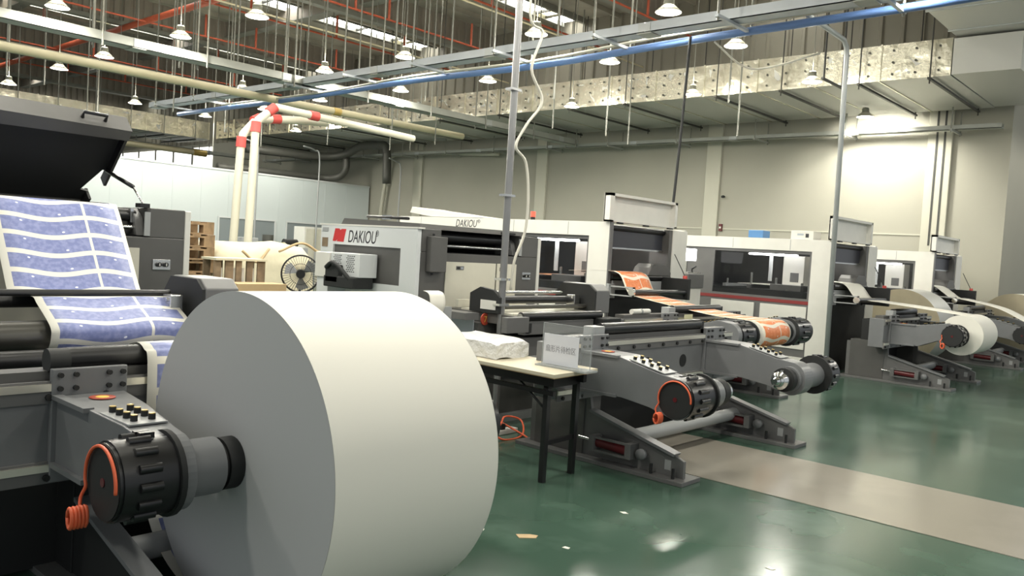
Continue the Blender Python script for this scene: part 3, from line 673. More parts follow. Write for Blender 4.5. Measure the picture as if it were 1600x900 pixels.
    if gr is None: B(gx-0.14, gx, yp+0.01, yp+0.11, 0.9, 1.01).build('roller_bracket', 'lightgrey', t, 0.004)
    else: CY((gx-0.08, yp+0.05, 0.98), (gx, yp+0.05, 0.98), 0.05, seg=18).build('roller_bracket', 'matblack', t)
    B(xr, xr+0.06, yp+0.03, yp+0.09, 0.9, 1.01).build('roller_bracket', 'matblack', t, 0.004)
    arm(t, xl, w, yp, ay, az); arm(t, xr, w, yp, ay, az, inner=+1)
    lb = MB().lathe([(0, 0), (0.05, 0), (0.05, 0.002), (0, 0.002)], (xl+w*0.5, yp-0.15, 0.848), 'z', 16).build('warning_sticker', 'red', t)
    MB().lathe([(0, 0), (0.026, 0), (0.026, 0.003), (0, 0.003)], (xl+w*0.5, yp-0.15, 0.848), 'z', 12).build('sticker_mark', 'yellow', lb)
    L0 = motor[0]; lens = (0.22, 0.175, 0.085)
    if motor[2]: lens = motor[2]
    chuck(t, L0, ay, az, +1, lens, tip=tipL, cord=hose, tm=tm)
    chuck(t, motor[1], ay, az, -1, (rm, motor[1]-rm-xr+0.03, 0.09), tip=tipL, cord=False, big=0.015, tm=tm)
    return t
AY, AZ = 2.82, 0.685
unwinder('grey roll stand in the left foreground carrying the giant white paper roll', 1.257, 2.55, 3.6, AY, AZ, (0.75, 3.4), (1.165, 2.98, (0.22, 0.175, 0.075)), (1.42, 2.75), w=0.3, tipL=False, gr=1.34, bare=True)
unwinder('empty grey roll stand with two open chucks behind the folding table', 4.83, 6.68, 3.62, 2.8, 0.615, (4.6, 7.2), (4.85, 7.42, (0.34, 0.17, 0.1)), (5.08, 6.95), w=0.34)
unwinder('roll stand under the orange printed web beside the white die-cutter', 7.88, 9.3, 4.8, 4.0, 0.787, (7.15, 9.9), (7.98, 9.78, (0.36, 0.05, 0.06)), (8.0, 9.35), tipL=False, tm='matblack', hose=False, rm=0.45)
unwinder('roll stand carrying the small white roll at the right', 12.2, 13.55, 3.74, 2.9, 0.75, (12.0, 14.2), (12.1, 13.95, (0.24, 0.14, 0.08)), (12.3, 13.7), tipL=False, hose='coil')
unwinder('roll stand partly cut off by the right edge of the picture', 16.5, 17.9, 3.74, 2.86, 0.6, (16.2, 18.5), (16.45, 18.3, (0.24, 0.14, 0.08)), (16.6, 18.1), tipL=False, hose=False)
# ================================================================ paper rolls and webs
def paper_roll(label, x0, x1, y, z, r, m='paper', mside='rollside', core=0.075, group=None):
    t = thing('paper_roll', label, 'paper roll', ((x0+x1)/2, y, z-r), group)
    if m == 'print_orange': web('wound_paper', m, x0+0.001, x1-0.001, [(y+r*math.cos(2*math.pi*k/64), z+r*math.sin(2*math.pi*k/64)) for k in range(65)], 1, parent=t)
    else: MB().cyl((x0+0.001, y, z), (x1-0.001, y, z), r, seg=128, caps=False).build('wound_paper', m, t)
    for x, s in ((x0, -1), (x1, 1)):
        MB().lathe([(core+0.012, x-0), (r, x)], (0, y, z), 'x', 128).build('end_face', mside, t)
        MB().lathe([(core, x-s*0.03), (core, x+s*0.002), (core+0.012, x+s*0.002), (core+0.012, x)], (0, y, z), 'x', 48).build('core', 'kraft', t)
    return t
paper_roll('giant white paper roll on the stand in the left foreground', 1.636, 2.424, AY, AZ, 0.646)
paper_roll('narrow roll wound with orange printed paper', 8.45, 9.15, 4.0, 0.787, 0.145, 'print_orange', 'paper')
paper_roll('small white paper roll on the stand at the right', 12.56, 13.4, 2.9, 0.75, 0.275, 'paper', 'paper')
paper_roll('big brown-wrapped paper roll standing behind the small white roll', 15.0, 15.95, 4.42, 0.64, 0.64, 'foilflat', 'kraft2')
paper_roll('big brown-wrapped paper roll by the wall at the far right', 18.7, 19.6, 3.42, 0.64, 0.64, 'paper', 'kraft2')
web('paper_web', 'print_blue', 1.64, 2.42, [(6.5, 1.66), (6.1, 1.69), (5.88, 1.69), (5.80, 1.665), (5.6, 1.40), (5.42, 1.155), (5.37, 1.125), (5.28, 1.12), (5.05, 1.13), (4.97, 1.128), (4.92, 1.10), (4.72, 1.0), (4.695, 0.94), (4.73, 0.875), (4.82, 0.835), (4.95, 0.82), (4.9, 0.77), (4.5, 0.76), (3.95, 0.92), (3.80, 1.0), (3.72, 1.03), (3.66, 1.036), (3.605, 1.015), (3.565, 0.96), (3.556, 0.6), (3.54, 0.35), (3.35, 0.16), (3.0, 0.06), (2.82, 0.039)], 6, label='blue printed paper web running down the left press to the giant roll', cat='paper web')
web('paper_web', 'print_orange', 8.5, 9.12, [(6.6, 1.33), (6.0, 1.36), (5.86, 1.35), (5.78, 1.30), (5.70, 1.16), (5.63, 1.09), (5.5, 1.065), (5.0, 1.0), (4.5, 0.945), (4.15, 0.935), (4.0, 0.934)], 6, label='orange printed paper web descending to the narrow printed roll', cat='paper web')
web('paper_web', 'paper', 12.58, 13.3, [(5.0, 1.36), (4.62, 1.35), (4.5, 1.3), (4.36, 1.14), (4.2, 1.12), (3.6, 1.08), (3.0, 1.03), (2.9, 1.026)], 6, label='white paper web running to the small roll at the right', cat='paper web')
web('paper_web', 'paper', 16.55, 17.25, [(4.7, 1.36), (4.36, 1.35), (4.2, 1.26), (4.05, 1.16), (3.9, 1.15), (3.3, 1.04), (2.9, 0.86), (2.6, 0.7)], 6, label='white paper web sloping out at the right edge of the picture', cat='paper web')
# ================================================================ printing presses (left and branded)
def press(label, dx, hood_open, brand, dy=0.0):
    """dx shifts the branded press geometry in X"""
    X = lambda v: v+dx
    Y0, Y1 = 5.55, 7.02
    t = thing('printing_press', label, 'printing press', (X(5.77), 6.3, 0))
    xl, xr = X(4.95), X(6.6)
    # housing: lower block, two pillars around the roller bay, back
    B(xl+0.02, xr, Y0, Y1, 0.0, 1.48).build('housing', 'grey', t, 0.006)
    B(xl+0.02, X(5.22), Y0, Y1, 1.48, 1.69).build('pillar', 'grey', t, 0.006)
    B(X(6.34), xr, Y0, Y1, 1.48, 1.69).build('pillar', 'grey', t, 0.006)
    B(X(5.22), X(6.34), Y1-0.3, Y1, 1.48, 1.69).build('bay_back', 'matblack', t)
    B(X(5.22), X(6.34), Y0+0.02, Y1-0.3, 1.481, 1.484).build('bay_floor', 'matblack', t)
    B(xr, xr+0.045, Y0-0.005, Y1, 0.0, 1.685).build('edge_panel', 'white', t, 0.006)
    # rollers in the bay
    for (y, z, r, m) in ((5.72, 1.63, 0.045, 'roller'), (5.66, 1.545, 0.016, 'steel'), (6.05, 1.6, 0.05, 'roller'), (6.4, 1.58, 0.06, 'drum')):
        CY((X(5.22), y, z), (X(6.3), y, z), r, seg=16).build('roller', m, t)
    br = MB().prism([(5.6, 1.49), (5.85, 1.49), (5.85, 1.66), (5.74, 1.685), (5.64, 1.62)], X(6.27), X(6.33), 'x').build('end_bracket', 'midgrey', t, 0.004)
    B(X(6.25), X(6.27), 5.66, 5.7, 1.58, 1.68).build('chrome_clamp', 'chrome', br)
    B(X(6.30), X(6.34), Y0-0.01, Y0, 1.49, 1.66).build('bay_plate', 'lightgrey', t)
    # cream service doors on the end face
    for (a, b_, lx) in ((5.289, 5.965, 5.47), (5.985, 6.271, 6.07)):
        d = B(X(a), X(b_), Y0-0.012, Y0, 0.25, 1.402).build('service_door', 'cream', t, 0.003)
        lt = B(X(lx-0.05), X(lx+0.05), Y0-0.016, Y0-0.012, 1.33, 1.365).build('latch', 'midgrey', d)
        B(X(lx-0.04), X(lx-0.005), Y0-0.019, Y0-0.016, 1.337, 1.358).build('latch_key', 'matblack', d); B(X(lx+0.005), X(lx+0.04), Y0-0.019, Y0-0.016, 1.337, 1.358).build('latch_key', 'steel', d)
    kp = B(X(6.37), X(6.5), Y0-0.008, Y0, 1.25, 1.325).build('knob_panel', 'steel', t, 0.002)
    for x in (6.41, 6.46):
        k = CY((X(x), Y0-0.03, 1.288), (X(x), Y0-0.008, 1.288), 0.017, seg=14).build('knob', 'black', kp); B(X(x)-0.003, X(x)+0.003, Y0-0.034, Y0-0.03, 1.278, 1.298).build('knob_pointer', 'white', kp)
    eb = B(X(5.04), X(5.24), Y0-0.07, Y0, 1.305, 1.625).build('electrical_box', 'grey', t, 0.006)
    for z in (1.285, 1.64): CY((X(5.1), Y0-0.03, z-0.01), (X(5.1), Y0-0.03, z+0.01), 0.012, seg=8).build('gland', 'matblack', eb)
    # white side panel with recessed window
    xs = xl-0.02
    pp = MB()
    for q in ((5.55, 7.0, 1.50, 1.692), (5.55, 5.77, 0.0, 1.50), (6.79, 7.0, 0.0, 1.50), (5.77, 6.79, 0.0, 1.156)):
        pp.box(xs, xl+0.03, q[0], q[1], q[2], q[3])
    sp_ = pp.build('side_panel', 'cool_white', t)
    B(xl, xl+0.02, 5.77, 6.79, 1.156, 1.5).build('recessed_panel', 'grey', sp_)
    lt = B(xs-0.004, xs, 6.58, 6.68, 1.09, 1.12).build('latch', 'midgrey', sp_); B(xs-0.007, xs-0.004, 6.62, 6.67, 1.095, 1.115).build('latch_key', 'matblack', sp_)
    slab([(5.53, 1.685), (7.02, 1.685), (7.02, 1.70), (5.53, 1.70)], xs-0.005, xl+0.05).build('top_trim', 'white', sp_)
    if brand:
        # parallelogram logo and lettering, reading towards the viewer's right (decreasing Y)
        lg = MB(); x = xs-0.003
        lg.prism([(6.80, 1.53), (6.625, 1.525), (6.59, 1.652), (6.66, 1.652), (6.68, 1.638), (6.70, 1.655), (6.765, 1.655)], x, xs, 'x')
        lo = lg.build('logo_mark', 'logored', sp_)
        MB().prism([(6.75, 1.53), (6.72, 1.545), (6.735, 1.528)], x-0.001, x, 'x').build('logo_notch', 'cool_white', sp_)
        text('DAKIOU', 0.17, 'ink', sp_, (xs-0.001, 6.56, 1.526), (0, -1, 0), (0, 0, 1), 0.001, 0.2, sx=0.66)
        text('®', 0.08, 'ink', sp_, (xs-0.001, 6.135, 1.595), (0, -1, 0), (0, 0, 1), 0.001, 0.1, sx=0.7)
        # drive box with vent holes, and the cables under it
        vb = B(X(4.72), xs, 6.09, 6.53, 1.205, 1.425).build('drive_box', 'cool_white', t, 0.006)
        B(X(4.70), xs, 6.53, 6.75, 1.18, 1.42).build('drive_cap', 'white', vb, 0.006)
        hm = None
        for gy in (6.16, 6.36):
            for i in range(9):
                for j in range(4):
                    y = gy+0.03*j+(0.015 if i % 2 else 0); z = 1.395-0.018*i
                    if hm is None: hm = B(X(4.718), X(4.72), y, y+0.019, z, z+0.007).build('vent_hole', 'matblack', vb); h0 = (y, z)
                    else:
                        k = hm.copy(); COL.objects.link(k); k.parent = vb; k.location = (0, y-h0[0], z-h0[1])
        B(X(4.66), X(4.72), 6.33, 6.53, 1.14, 1.31).build('motor_block', 'matblack', t, 0.01); B(X(4.66), X(4.9), 6.1, 6.55, 1.10, 1.205).build('motor_tray', 'matblack', t, 0.01)
        MB().tube(smooth_path([(X(4.65), 6.5, 1.28), (X(4.64), 6.4, 1.33), (X(4.64), 6.3, 1.3), (X(4.66), 6.2, 1.22), (X(4.7), 6.14, 1.14)], 5), 0.02, 8).build('drive_cable', 'matblack', t)
        B(X(4.72), xs, 6.56, 6.74, 0.0, 1.18).build('drive_stand', 'cool_white', t, 0.006)
        B(X(4.945), X(4.95), 6.86, 6.99, 1.45, 1.66).build('notice', 'kraft', sp_)
        B(xs-0.006, xs, 6.88, 6.97, 1.47, 1.56).build('photo_notice', 'wood2', sp_); B(xs-0.006, xs, 6.88, 6.97, 1.62, 1.66).build('label_strip', 'lightgrey', sp_)
    # hinged hood over the bay
    if hood_open:
        hx0, hx1 = X(4.98), X(6.33)
        yh, zh = 6.62, 1.70; yt, zt = 6.06, 2.27
        d = Vector((0, yt-yh, zt-zh)).normalized(); n = Vector((0, -d.z, d.y))   # n points towards the viewer side
        def P(x, a, b_): return (x, yh+d.y*a+n.y*b_, zh+d.z*a+n.z*b_)
        Lh = math.hypot(yt-yh, zt-zh)
        hb = MB()
        def slabq(pts, b0, b1):
            k = len(pts); vs = [P(x, a, b0) for x, a in pts]+[P(x, a, b1) for x, a in pts]
            hb._add(vs, [tuple(range(k)), tuple(reversed(range(k, 2*k)))]+[(i, k+i, k+(i+1) % k, (i+1) % k) for i in range(k)])
        slabq([(hx0, 0.0), (hx1-0.08, 0.0), (hx1-0.05, 0.16), (hx1-0.12, 0.18), (hx1-0.02, 0.4), (hx1, 0.4), (hx1+0.03, Lh), (hx0, Lh)], 0.0, 0.02)
        ho = hb.build('hood', 'matblack', t)
        hb = MB(); slabq([(hx0, Lh-0.02), (hx1+0.03, Lh-0.02), (hx1+0.03, Lh), (hx0, Lh)], 0.0, 0.10); hb.build('hood_rim', 'grey', ho)
        hb = MB(); slabq([(hx1-0.0, 0.3), (hx1+0.02, 0.3), (hx1+0.03, Lh), (hx1+0.01, Lh)], 0.0, 0.09); hb.build('hood_rim', 'black', ho)
        hb = MB(); slabq([(hx1-0.1, 0.0), (hx1-0.08, 0.0), (hx1-0.05, 0.16), (hx1-0.07, 0.16)], -0.02, 0.1); hb.build('hood_rim', 'black', ho)
        # top skin with handle
        hb = MB(); slabq([(hx0, Lh), (hx1+0.03, Lh), (hx1+0.03, Lh+0.075), (hx0, Lh+0.11)], -0.06, 0.10); hb.build('hood_lip', 'grey', ho)
        hp = [P(X(6.02), Lh+0.085, 0.03), P(X(6.02), Lh+0.135, 0.03), P(X(6.18), Lh+0.13, 0.03), P(X(6.18), Lh+0.08, 0.03)]
        MB().tube(hp, 0.014, 8).build('handle', 'black', ho)
        MB().tube([P(hx1+0.0, 0.42, 0.05), (X(6.31), 5.78, 1.84)], 0.016, 8).build('gas_strut', 'black', t)
        MB().tube([(X(6.31), 5.78, 1.84), (X(6.33), 5.62, 1.70)], 0.007, 8).build('strut_rod', 'steel', t)
        B(X(6.29), X(6.36), 5.6, 5.68, 1.69, 1.72).build('strut_mount', 'black', t)
        for (a, b_, y, z) in ((5.3, 6.2, 5.9, 1.7), (5.25, 6.1, 6.2, 1.72)): CY((X(a), y, z-0.02), (X(b_), y, z-0.02), 0.03, seg=12).build('roller', 'steel', t)
        t.location.y += dy; WL[t.name] = Vector(t.location)
    else:
        ho = slab([(Y0+0.02, 1.69), (Y0+0.04, 1.735), (6.7, 1.76), (6.75, 1.69)], X(4.98), X(6.42)).build('hood', 'grey', t)
        B(X(6.05), X(6.25), Y0+0.01, Y0+0.03, 1.695, 1.715).build('hood_handle', 'matblack', ho)
        MB().tube([(X(4.99), 5.75, 1.775), (X(4.99), 6.35, 1.785)], 0.014, 8).build('gas_strut', 'black', ho); B(X(4.98), X(5.0), 6.0, 6.12, 1.76, 1.8).build('strut_clip', 'steel', ho)
    return t
press('dark printing press with black hood tilted open at the far left', -3.66, True, False, 0.33)
press('branded printing press with white side panel reading DAKIOU', 0.0, False, True)

def infeed(label, dx, drum, extra):
    X = lambda v: v+dx
    t = thing('infeed_unit', label, 'machine', (X(5.8), 5.0, 0))
    # side cheeks
    ch = MB().prism([(4.78, 0.99), (5.14, 0.99), (5.14, 1.15), (5.02, 1.21), (4.86, 1.19), (4.78, 1.13)], X(5.22), X(5.26), 'x').build('side_cheek', 'matblack', t, 0.003)
    MB().prism([(4.82, 1.02), (5.0, 1.02), (5.0, 1.1), (4.82, 1.1)], X(5.214), X(5.22), 'x').build('cheek_window', 'white', ch)
    MB().prism([(4.7, 0.98), (5.2, 0.98), (5.2, 1.17), (5.12, 1.26), (4.78, 1.26), (4.7, 1.2)], X(6.52), X(6.74), 'x').build('gear_cover', 'midgrey', t, 0.008)
    MB().prism([(4.705, 0.985), (5.195, 0.985), (5.195, 1.165), (5.115, 1.255), (4.785, 1.255), (4.705, 1.195)], X(6.5), X(6.52), 'x').build('inner_cheek', 'matblack', t)
    for (y, z, r, m, a, b_) in (((5.02, 1.15, 0.02, 'roller', 4.9, 6.45), (5.33, 1.075, 0.036, 'roller', 5.0, 6.5)) if drum else ((4.97, 1.165, 0.014, 'steel', 5.26, 6.3), (4.93, 1.10, 0.036, 'roller', 5.26, 6.5), (4.82, 1.045, 0.02, 'drum', 5.26, 6.5))):
        CY((X(a), y, z), (X(b_), y, z), r, seg=16).build('roller', m, t)
    cl = B(X(6.38), X(6.46), 4.86, 4.96, 1.0, 1.15).build('clamp_block', 'steel', t, 0.004)
    for z in (1.03, 1.12): CY((X(6.37), 4.9, z), (X(6.38), 4.9, z), 0.012, seg=8).build('clamp_bolt', 'chrome', cl)
    if not drum: B(X(5.25), X(6.5), 4.62, 5.5, 0.9, 0.985).build('table_bed', 'grey', t, 0.004)
    if drum:
        CY((X(4.7), 4.84, 0.93), (X(6.5), 4.84, 0.93), 0.085, seg=32).build('drum', 'drum', t)
        CY((X(5.0), 3.95+0.65, 0.84), (X(6.4), 3.95+0.65, 0.84), 0.05, seg=20).build('roller', 'roller', t)
        MB().prism([(4.45, 0.6), (4.75, 0.6), (4.75, 0.95), (4.6, 0.95)], X(5.02), X(5.06), 'x').build('roller_mount', 'matblack', t, 0.004)
    else:
        B(X(5.28), X(6.5), 4.66, 5.3, 0.985, 1.0).build('bed_plate', 'cream', t)
        B(X(5.5), X(5.9), 5.3, 5.32, 1.03, 1.06).build('name_plate', 'lightgrey', t); B(X(5.26), X(6.2), 5.32, 5.36, 1.0, 1.07).build('back_stop', 'cream', t)
        CY((X(5.28), 4.58, 0.985), (X(6.42), 4.58, 0.985), 0.04, seg=18).build('roller', 'roller', t); CY((X(5.265), 4.58, 0.985), (X(5.28), 4.58, 0.985), 0.03, seg=14).build('bearing', 'steel', t)
        B(X(5.02), X(5.3), 4.5, 4.56, 0.86, 0.99).build('drawer', 'midgrey', t, 0.003); B(X(5.3), X(6.3), 4.56, 4.62, 0.83, 0.945).build('front_beam', 'midgrey', t, 0.003)
        B(X(5.33), X(5.39), 4.545, 4.56, 0.85, 0.93).build('junction_box', 'matblack', t)
        B(X(6.32), X(6.6), 4.45, 4.6, 0.78, 0.96).build('motor_block', 'matblack', t, 0.01)
    B(X(5.15), X(6.6), 4.95, 5.5, 0.0, 0.9).build('base_housing', 'grey', t, 0.006)
    if extra:
        B(X(5.3), X(6.45), 4.6, 4.95, 0.64, 0.80).build('lower_beam', 'midgrey', t, 0.004); B(X(5.3), X(6.45), 4.58, 4.95, 0.60, 0.64).build('beam_lip', 'lightgrey', t)
        B(X(5.13), X(6.2), 4.90, 4.95, 0.0, 0.07).build('plinth', 'lightgrey', t)
        pn = B(X(5.14), X(5.15), 5.0, 5.34, 0.55, 0.93).build('side_door', 'bluegrey', t)
        sg = CY((X(5.225), 4.94, 0.93), (X(5.225), 4.95, 0.93), 0.052, seg=24).build('number_sign', 'red', t)
        text('7', 0.075, 'yellow', sg, (X(5.225), 4.938, 0.905), (1, 0, 0), (0, 0, 1), 0.001, align='CENTER')
        B(X(4.95), X(5.12), 4.92, 5.45, 0.93, 0.99).build('shelf', 'midgrey', t)
    return t
infeed('roller infeed in front of the left press with a dark drum', -4.02, True, False)
infeed('cream-topped infeed table in front of the branded press', 0.0, False, True)
# papers hanging on the branded press
t = thing('paper_holder', 'small card stand with a curled white sheet beside the branded press', 'paper holder', (4.78, 4.95, 0))
CY((4.78, 5.02, 0), (4.78, 5.02, 1.05), 0.012, seg=8).build('post', 'steel', t); CY((4.78, 5.02, 0), (4.78, 5.02, 0.02), 0.12, seg=16).build('foot', 'steel', t)
web('paper_sheet', 'paper', 4.58, 4.75, [(5.0, 0.95), (4.96, 1.05), (4.97, 1.13), (5.0, 1.16), (5.05, 1.17)], 5, parent=t)
B(4.77, 4.86, 4.99, 5.01, 0.90, 1.04).build('card', 'lightgrey', t)
# ================================================================ white die-cutting machines
def die_cutter(label, x0, ye, L, web_x, letter, lidtop=0.36):
    wd, h = 1.88, 1.97
    x1 = x0+wd; y1 = ye+L
    t = thing('die_cutter', label, 'die-cutting machine', ((x0+x1)/2, (ye+y1)/2, 0))
    # left side frame (a ring of white posts and rails around a recessed grey field)
    sd = MB()
    for q in ((ye, y1, 1.79, h), (ye, ye+0.31, 0.0, 1.79), (y1-0.25, y1, 0.0, 1.79), (ye+0.31, y1-0.25, 0.0, 0.18)): sd.box(x0, x0+0.08, *q[:2], *q[2:])
    so = sd.build('side_frame', 'white', t)
    ra = ye+0.31; rb = y1-0.25
    g = MB()                                                                # grey field with a window opening
    wa, wb, wz0, wz1 = ra+0.04, ra+1.62, 1.07, 1.745
    g.box(x0+0.03, x0+0.06, ra, wa, 0.18, 1.79); g.box(x0+0.03, x0+0.06, wb, rb, 0.18, 1.79); g.box(x0+0.03, x0+0.06, wa, wb, 0.18, wz0); g.box(x0+0.03, x0+0.06, wa, wb, wz1, 1.79)
    go = g.build('side_field', 'midgrey', t)
    B(x0+0.038, x0+0.044, wa, wb, wz0, wz1).build('window_pane', 'glass', go)
    B(x0+0.02, x0+0.03, ra, rb, 0.985, 1.035).build('red_stripe', 'redstripe', go)
    for a, b_ in ((ra+0.03, ra+0.77), (ra+0.87, ra+1.62)):
        if b_ < rb: B(x0+0.01, x0+0.03, a, b_, 0.3, 0.95).build('lower_door', 'white', t, 0.004)
    a = ye+0.65
    while a < y1-0.4: B(x0-0.002, x0, a, a+0.008, 1.8, h-0.01).build('panel_joint', 'lightgrey', so); a += 0.95
    # right side, back, roof
    B(x1-0.05, x1, ye, y1, 0.0, h).build('right_side', 'white', t); B(x1-0.06, x1-0.05, ye+0.3, y1-0.05, 1.17, h-0.05).build('right_lining', 'grey', t)
    B(x0+0.08, x1-0.05, y1-0.05, y1, 0.0, h).build('rear_panel', 'lightgrey' if letter else 'grey', t); B(x0+0.08, x1-0.05, ye+0.5, y1-0.05, h-0.05, h).build('roof', 'white', t)
    # front: grey corner strip, cavity, broad right post
    B(x0, x0+0.06, ye-0.02, ye, 0.0, h).build('corner_strip', 'midgrey', t)
    B(x0+1.5, x1, ye-0.02, ye+0.25, 0.0, h-0.02).build('front_post', 'white', t, 0.006); B(x0+1.42, x0+1.5, ye-0.005, ye+0.3, 0.9, h-0.02).build('post_cheek', 'grey', t)
    B(x0+0.06, x0+1.42, ye+0.1, ye+0.16, 1.66, h-0.08).build('roll_shutter', 'bluedark', t); CY((x0+0.06, ye+0.1, h-0.06), (x0+1.42, ye+0.1, h-0.06), 0.04, seg=14).build('shutter_roll', 'black', t); B(x0+0.06, x0+1.42, ye+0.08, ye+0.18, 1.64, 1.66).build('shutter_bar', 'steel', t)
    B(x0+0.06, x1-0.05, ye+0.02, y1-0.05, 1.0, 1.17).build('machine_bed', 'matblack', t); B(x0+0.06, x0+1.5, ye-0.01, ye+0.02, 0.0, 1.0).build('front_apron', 'matblack', t); B(x0+0.1, x0+1.5, ye-0.03, ye-0.01, 1.12, 1.24).build('front_rail', 'lightgrey', t, 0.004)
    # raised lid: shallow tray standing on its edge
    lx0, lx1, lz0, lz1 = x0-0.06, x0+1.55, h+0.005, h+lidtop
    ld = MB()
    for q in ((lx0, lx1, lz1-0.035, lz1), (lx0, lx1, lz0, lz0+0.02), (lx0, lx0+0.09, lz0, lz1), (lx1-0.06, lx1, lz0, lz1)): ld.box(q[0], q[1], ye-0.03, ye+0.06, q[2], q[3])
    lo = ld.build('raised_lid', 'white', t); B(lx0, lx1, ye+0.045, ye+0.065, lz0, lz1).build('lid_panel', 'white', lo)
    for x in (lx0+0.2, lx0+0.8, lx0+1.4): B(x, x+0.1, ye-0.04, ye+0.0, lz0-0.02, lz0).build('hinge', 'matblack', lo)
    # inside: cream cabinet, rails, light tube, dark pod, rollers
    B(x0+0.55, x0+1.05, y1-0.75, y1-0.1, 1.17, 1.85).build('control_cabinet', 'cream', t); B(x0+0.7, x0+0.86, y1-0.76, y1-0.75, 1.25, 1.42).build('vent_grille', 'midgrey', t)
    B(x0+0.7, x0+1.05, ye+0.7, ye+1.05, 1.17, 1.72).build('drive_cabinet', 'white', t, 0.006); B(x0+0.694, x0+0.7, ye+0.78, ye+0.92, 1.3, 1.45).build('vent_grille', 'midgrey', t)
    CY((x0+0.2, ye+0.9, 1.84), (x0+1.3, ye+0.9, 1.84), 0.02, seg=8).build('light_tube', 'ledtube', t); CY((x0+0.18, ye+0.6, 1.72), (x0+0.18, ye+1.4, 1.72), 0.015, seg=8).build('light_tube', 'ledtube', t)
    MB().prism([(x0+0.92, 1.30), (x0+1.0, 1.42), (x0+1.08, 1.47), (x0+1.36, 1.47), (x0+1.5, 1.36), (x0+1.5, 1.30)], ye-0.02, ye+0.25, 'y').build('gear_pod', 'grey', t, 0.006)
    CY((x0+0.06, ye-0.02, 1.29), (x0+1.45, ye-0.02, 1.29), 0.035, seg=16).build('roller', 'roller', t); CY((x0+0.06, ye+0.12, 1.27), (x0+1.45, ye+0.12, 1.27), 0.045, seg=16).build('roller', 'drum', t)
    for k in range(4):
        y = ye+0.55+k*0.42; CY((x0+0.3, y, 1.17), (x0+0.3, y, 1.3+0.06*(k % 3)), 0.02, seg=8).build('adjuster_post', 'steel', t); B(x0+0.2, x0+1.2, y-0.03, y+0.03, 1.17, 1.22).build('tool_bar', 'lightgrey' if k % 2 else 'midgrey', t, 0.004)
    CY((x0+0.12, ye+0.7, 1.12), (x0+0.14, ye+0.7, 1.12), 0.075, seg=20).build('hand_wheel', 'steel', t)
    B(x0+0.14, x0+0.5, ye+0.5, ye+1.0, 1.17, 1.26).build('die_block', 'midgrey', t, 0.006); CY((x0+0.35, ye+1.1, 1.3), (x0+0.35, ye+1.1, 1.72), 0.03, seg=10).build('press_column', 'cool_white', t)
    B(x0+0.25, x0+1.1, ye+0.5, ye+1.6, 1.235, 1.24).build('deck_sheet', 'paper' if not letter else 'print_flat', t)
    # front roller carrier outside
    ya = ye-0.4
    B(x0-0.02, x0+0.12, ye-0.06, ye-0.02, 1.02, 1.2).build('carrier_plate', 'lightgrey', t, 0.004)
    fr = MB(); 
    for q in ((ya-0.02, ye-0.05, 1.06, 1.075), (ya-0.02, ye-0.05, 1.165, 1.18), (ya-0.02, ya, 1.06, 1.18), (ye-0.07, ye-0.05, 1.06, 1.18)): fr.box(x0+0.0, x0+0.03, *q)
    fr.build('carrier_frame', 'lightgrey', t)
    CY((x0+0.0, ya, 1.12), (x0+1.25, ya, 1.12), 0.034, seg=16).build('front_roller', 'roller', t); CY((x0-0.03, ya, 1.12), (x0, ya, 1.12), 0.045, seg=16).build('roller_hub', 'chrome', t)
    for x in (x0+1.25, ): B(x, x+0.06, ya-0.05, ye-0.03, 1.02, 1.3).build('carrier_post', 'matblack', t, 0.004)
    CY((x0+1.32, ya+0.05, 1.22), (x0+1.32, ya+0.05, 1.34), 0.03, seg=10).build('air_bottle', 'redcap', t)
    MB().tube([(x0+1.34, ya+0.06, 1.32), (x0+1.33, ya+0.1, 1.4), (x0+1.26, ya+0.2, 1.62)], 0.006, 6).build('air_lance', 'matblack', t)
    if letter:
        text('DAKIOU', 0.15, 'ink', so, (x0-0.001, ye+2.75, 1.84), (0, -1, 0), (0, 0, 1), 0.001, 0.2, sx=0.75); text('®', 0.07, 'ink', so, (x0-0.001, ye+2.3, 1.9), (0, -1, 0), (0, 0, 1), 0.001)
        CY((x0+0.04, ye+1.3, h), (x0+0.04, ye+1.3, h+0.04), 0.03, seg=12).build('beacon_base', 'matblack', t); CY((x0+0.04, ye+1.3, h+0.04), (x0+0.04, ye+1.3, h+0.11), 0.032, seg=12).build('beacon_lamp', 'redlight', t)
        ob = MB().prism([(ye+2.1, h+0.005), (ye+3.6, h+0.13), (ye+3.75, h+0.15), (ye+3.8, h+0.06), (ye+3.3, h+0.005)], x0+0.02, x0+0.7, 'x').build('open_cover', 'white', t, 0.004)
    return t
M['bluedark'] = mat('dark slate shutter', (0.035, 0.036, 0.045), 0.35)
M['print_flat'] = mat('orange printed sheet', (0.78, 0.4, 0.22), 0.5, var=0.3, vscale=9)
die_cutter('white die-cutter fed by the orange web, with its tray lid standing up', 8.5, 6.0, 4.0, 8.8, True)
die_cutter('white die-cutter with long red-striped side window right of the middle', 12.25, 4.62, 3.3, 12.9, False)
die_cutter('smaller-looking white die-cutter furthest right against the wall', 16.33, 4.32, 2.5, 16.9, False, 0.31)
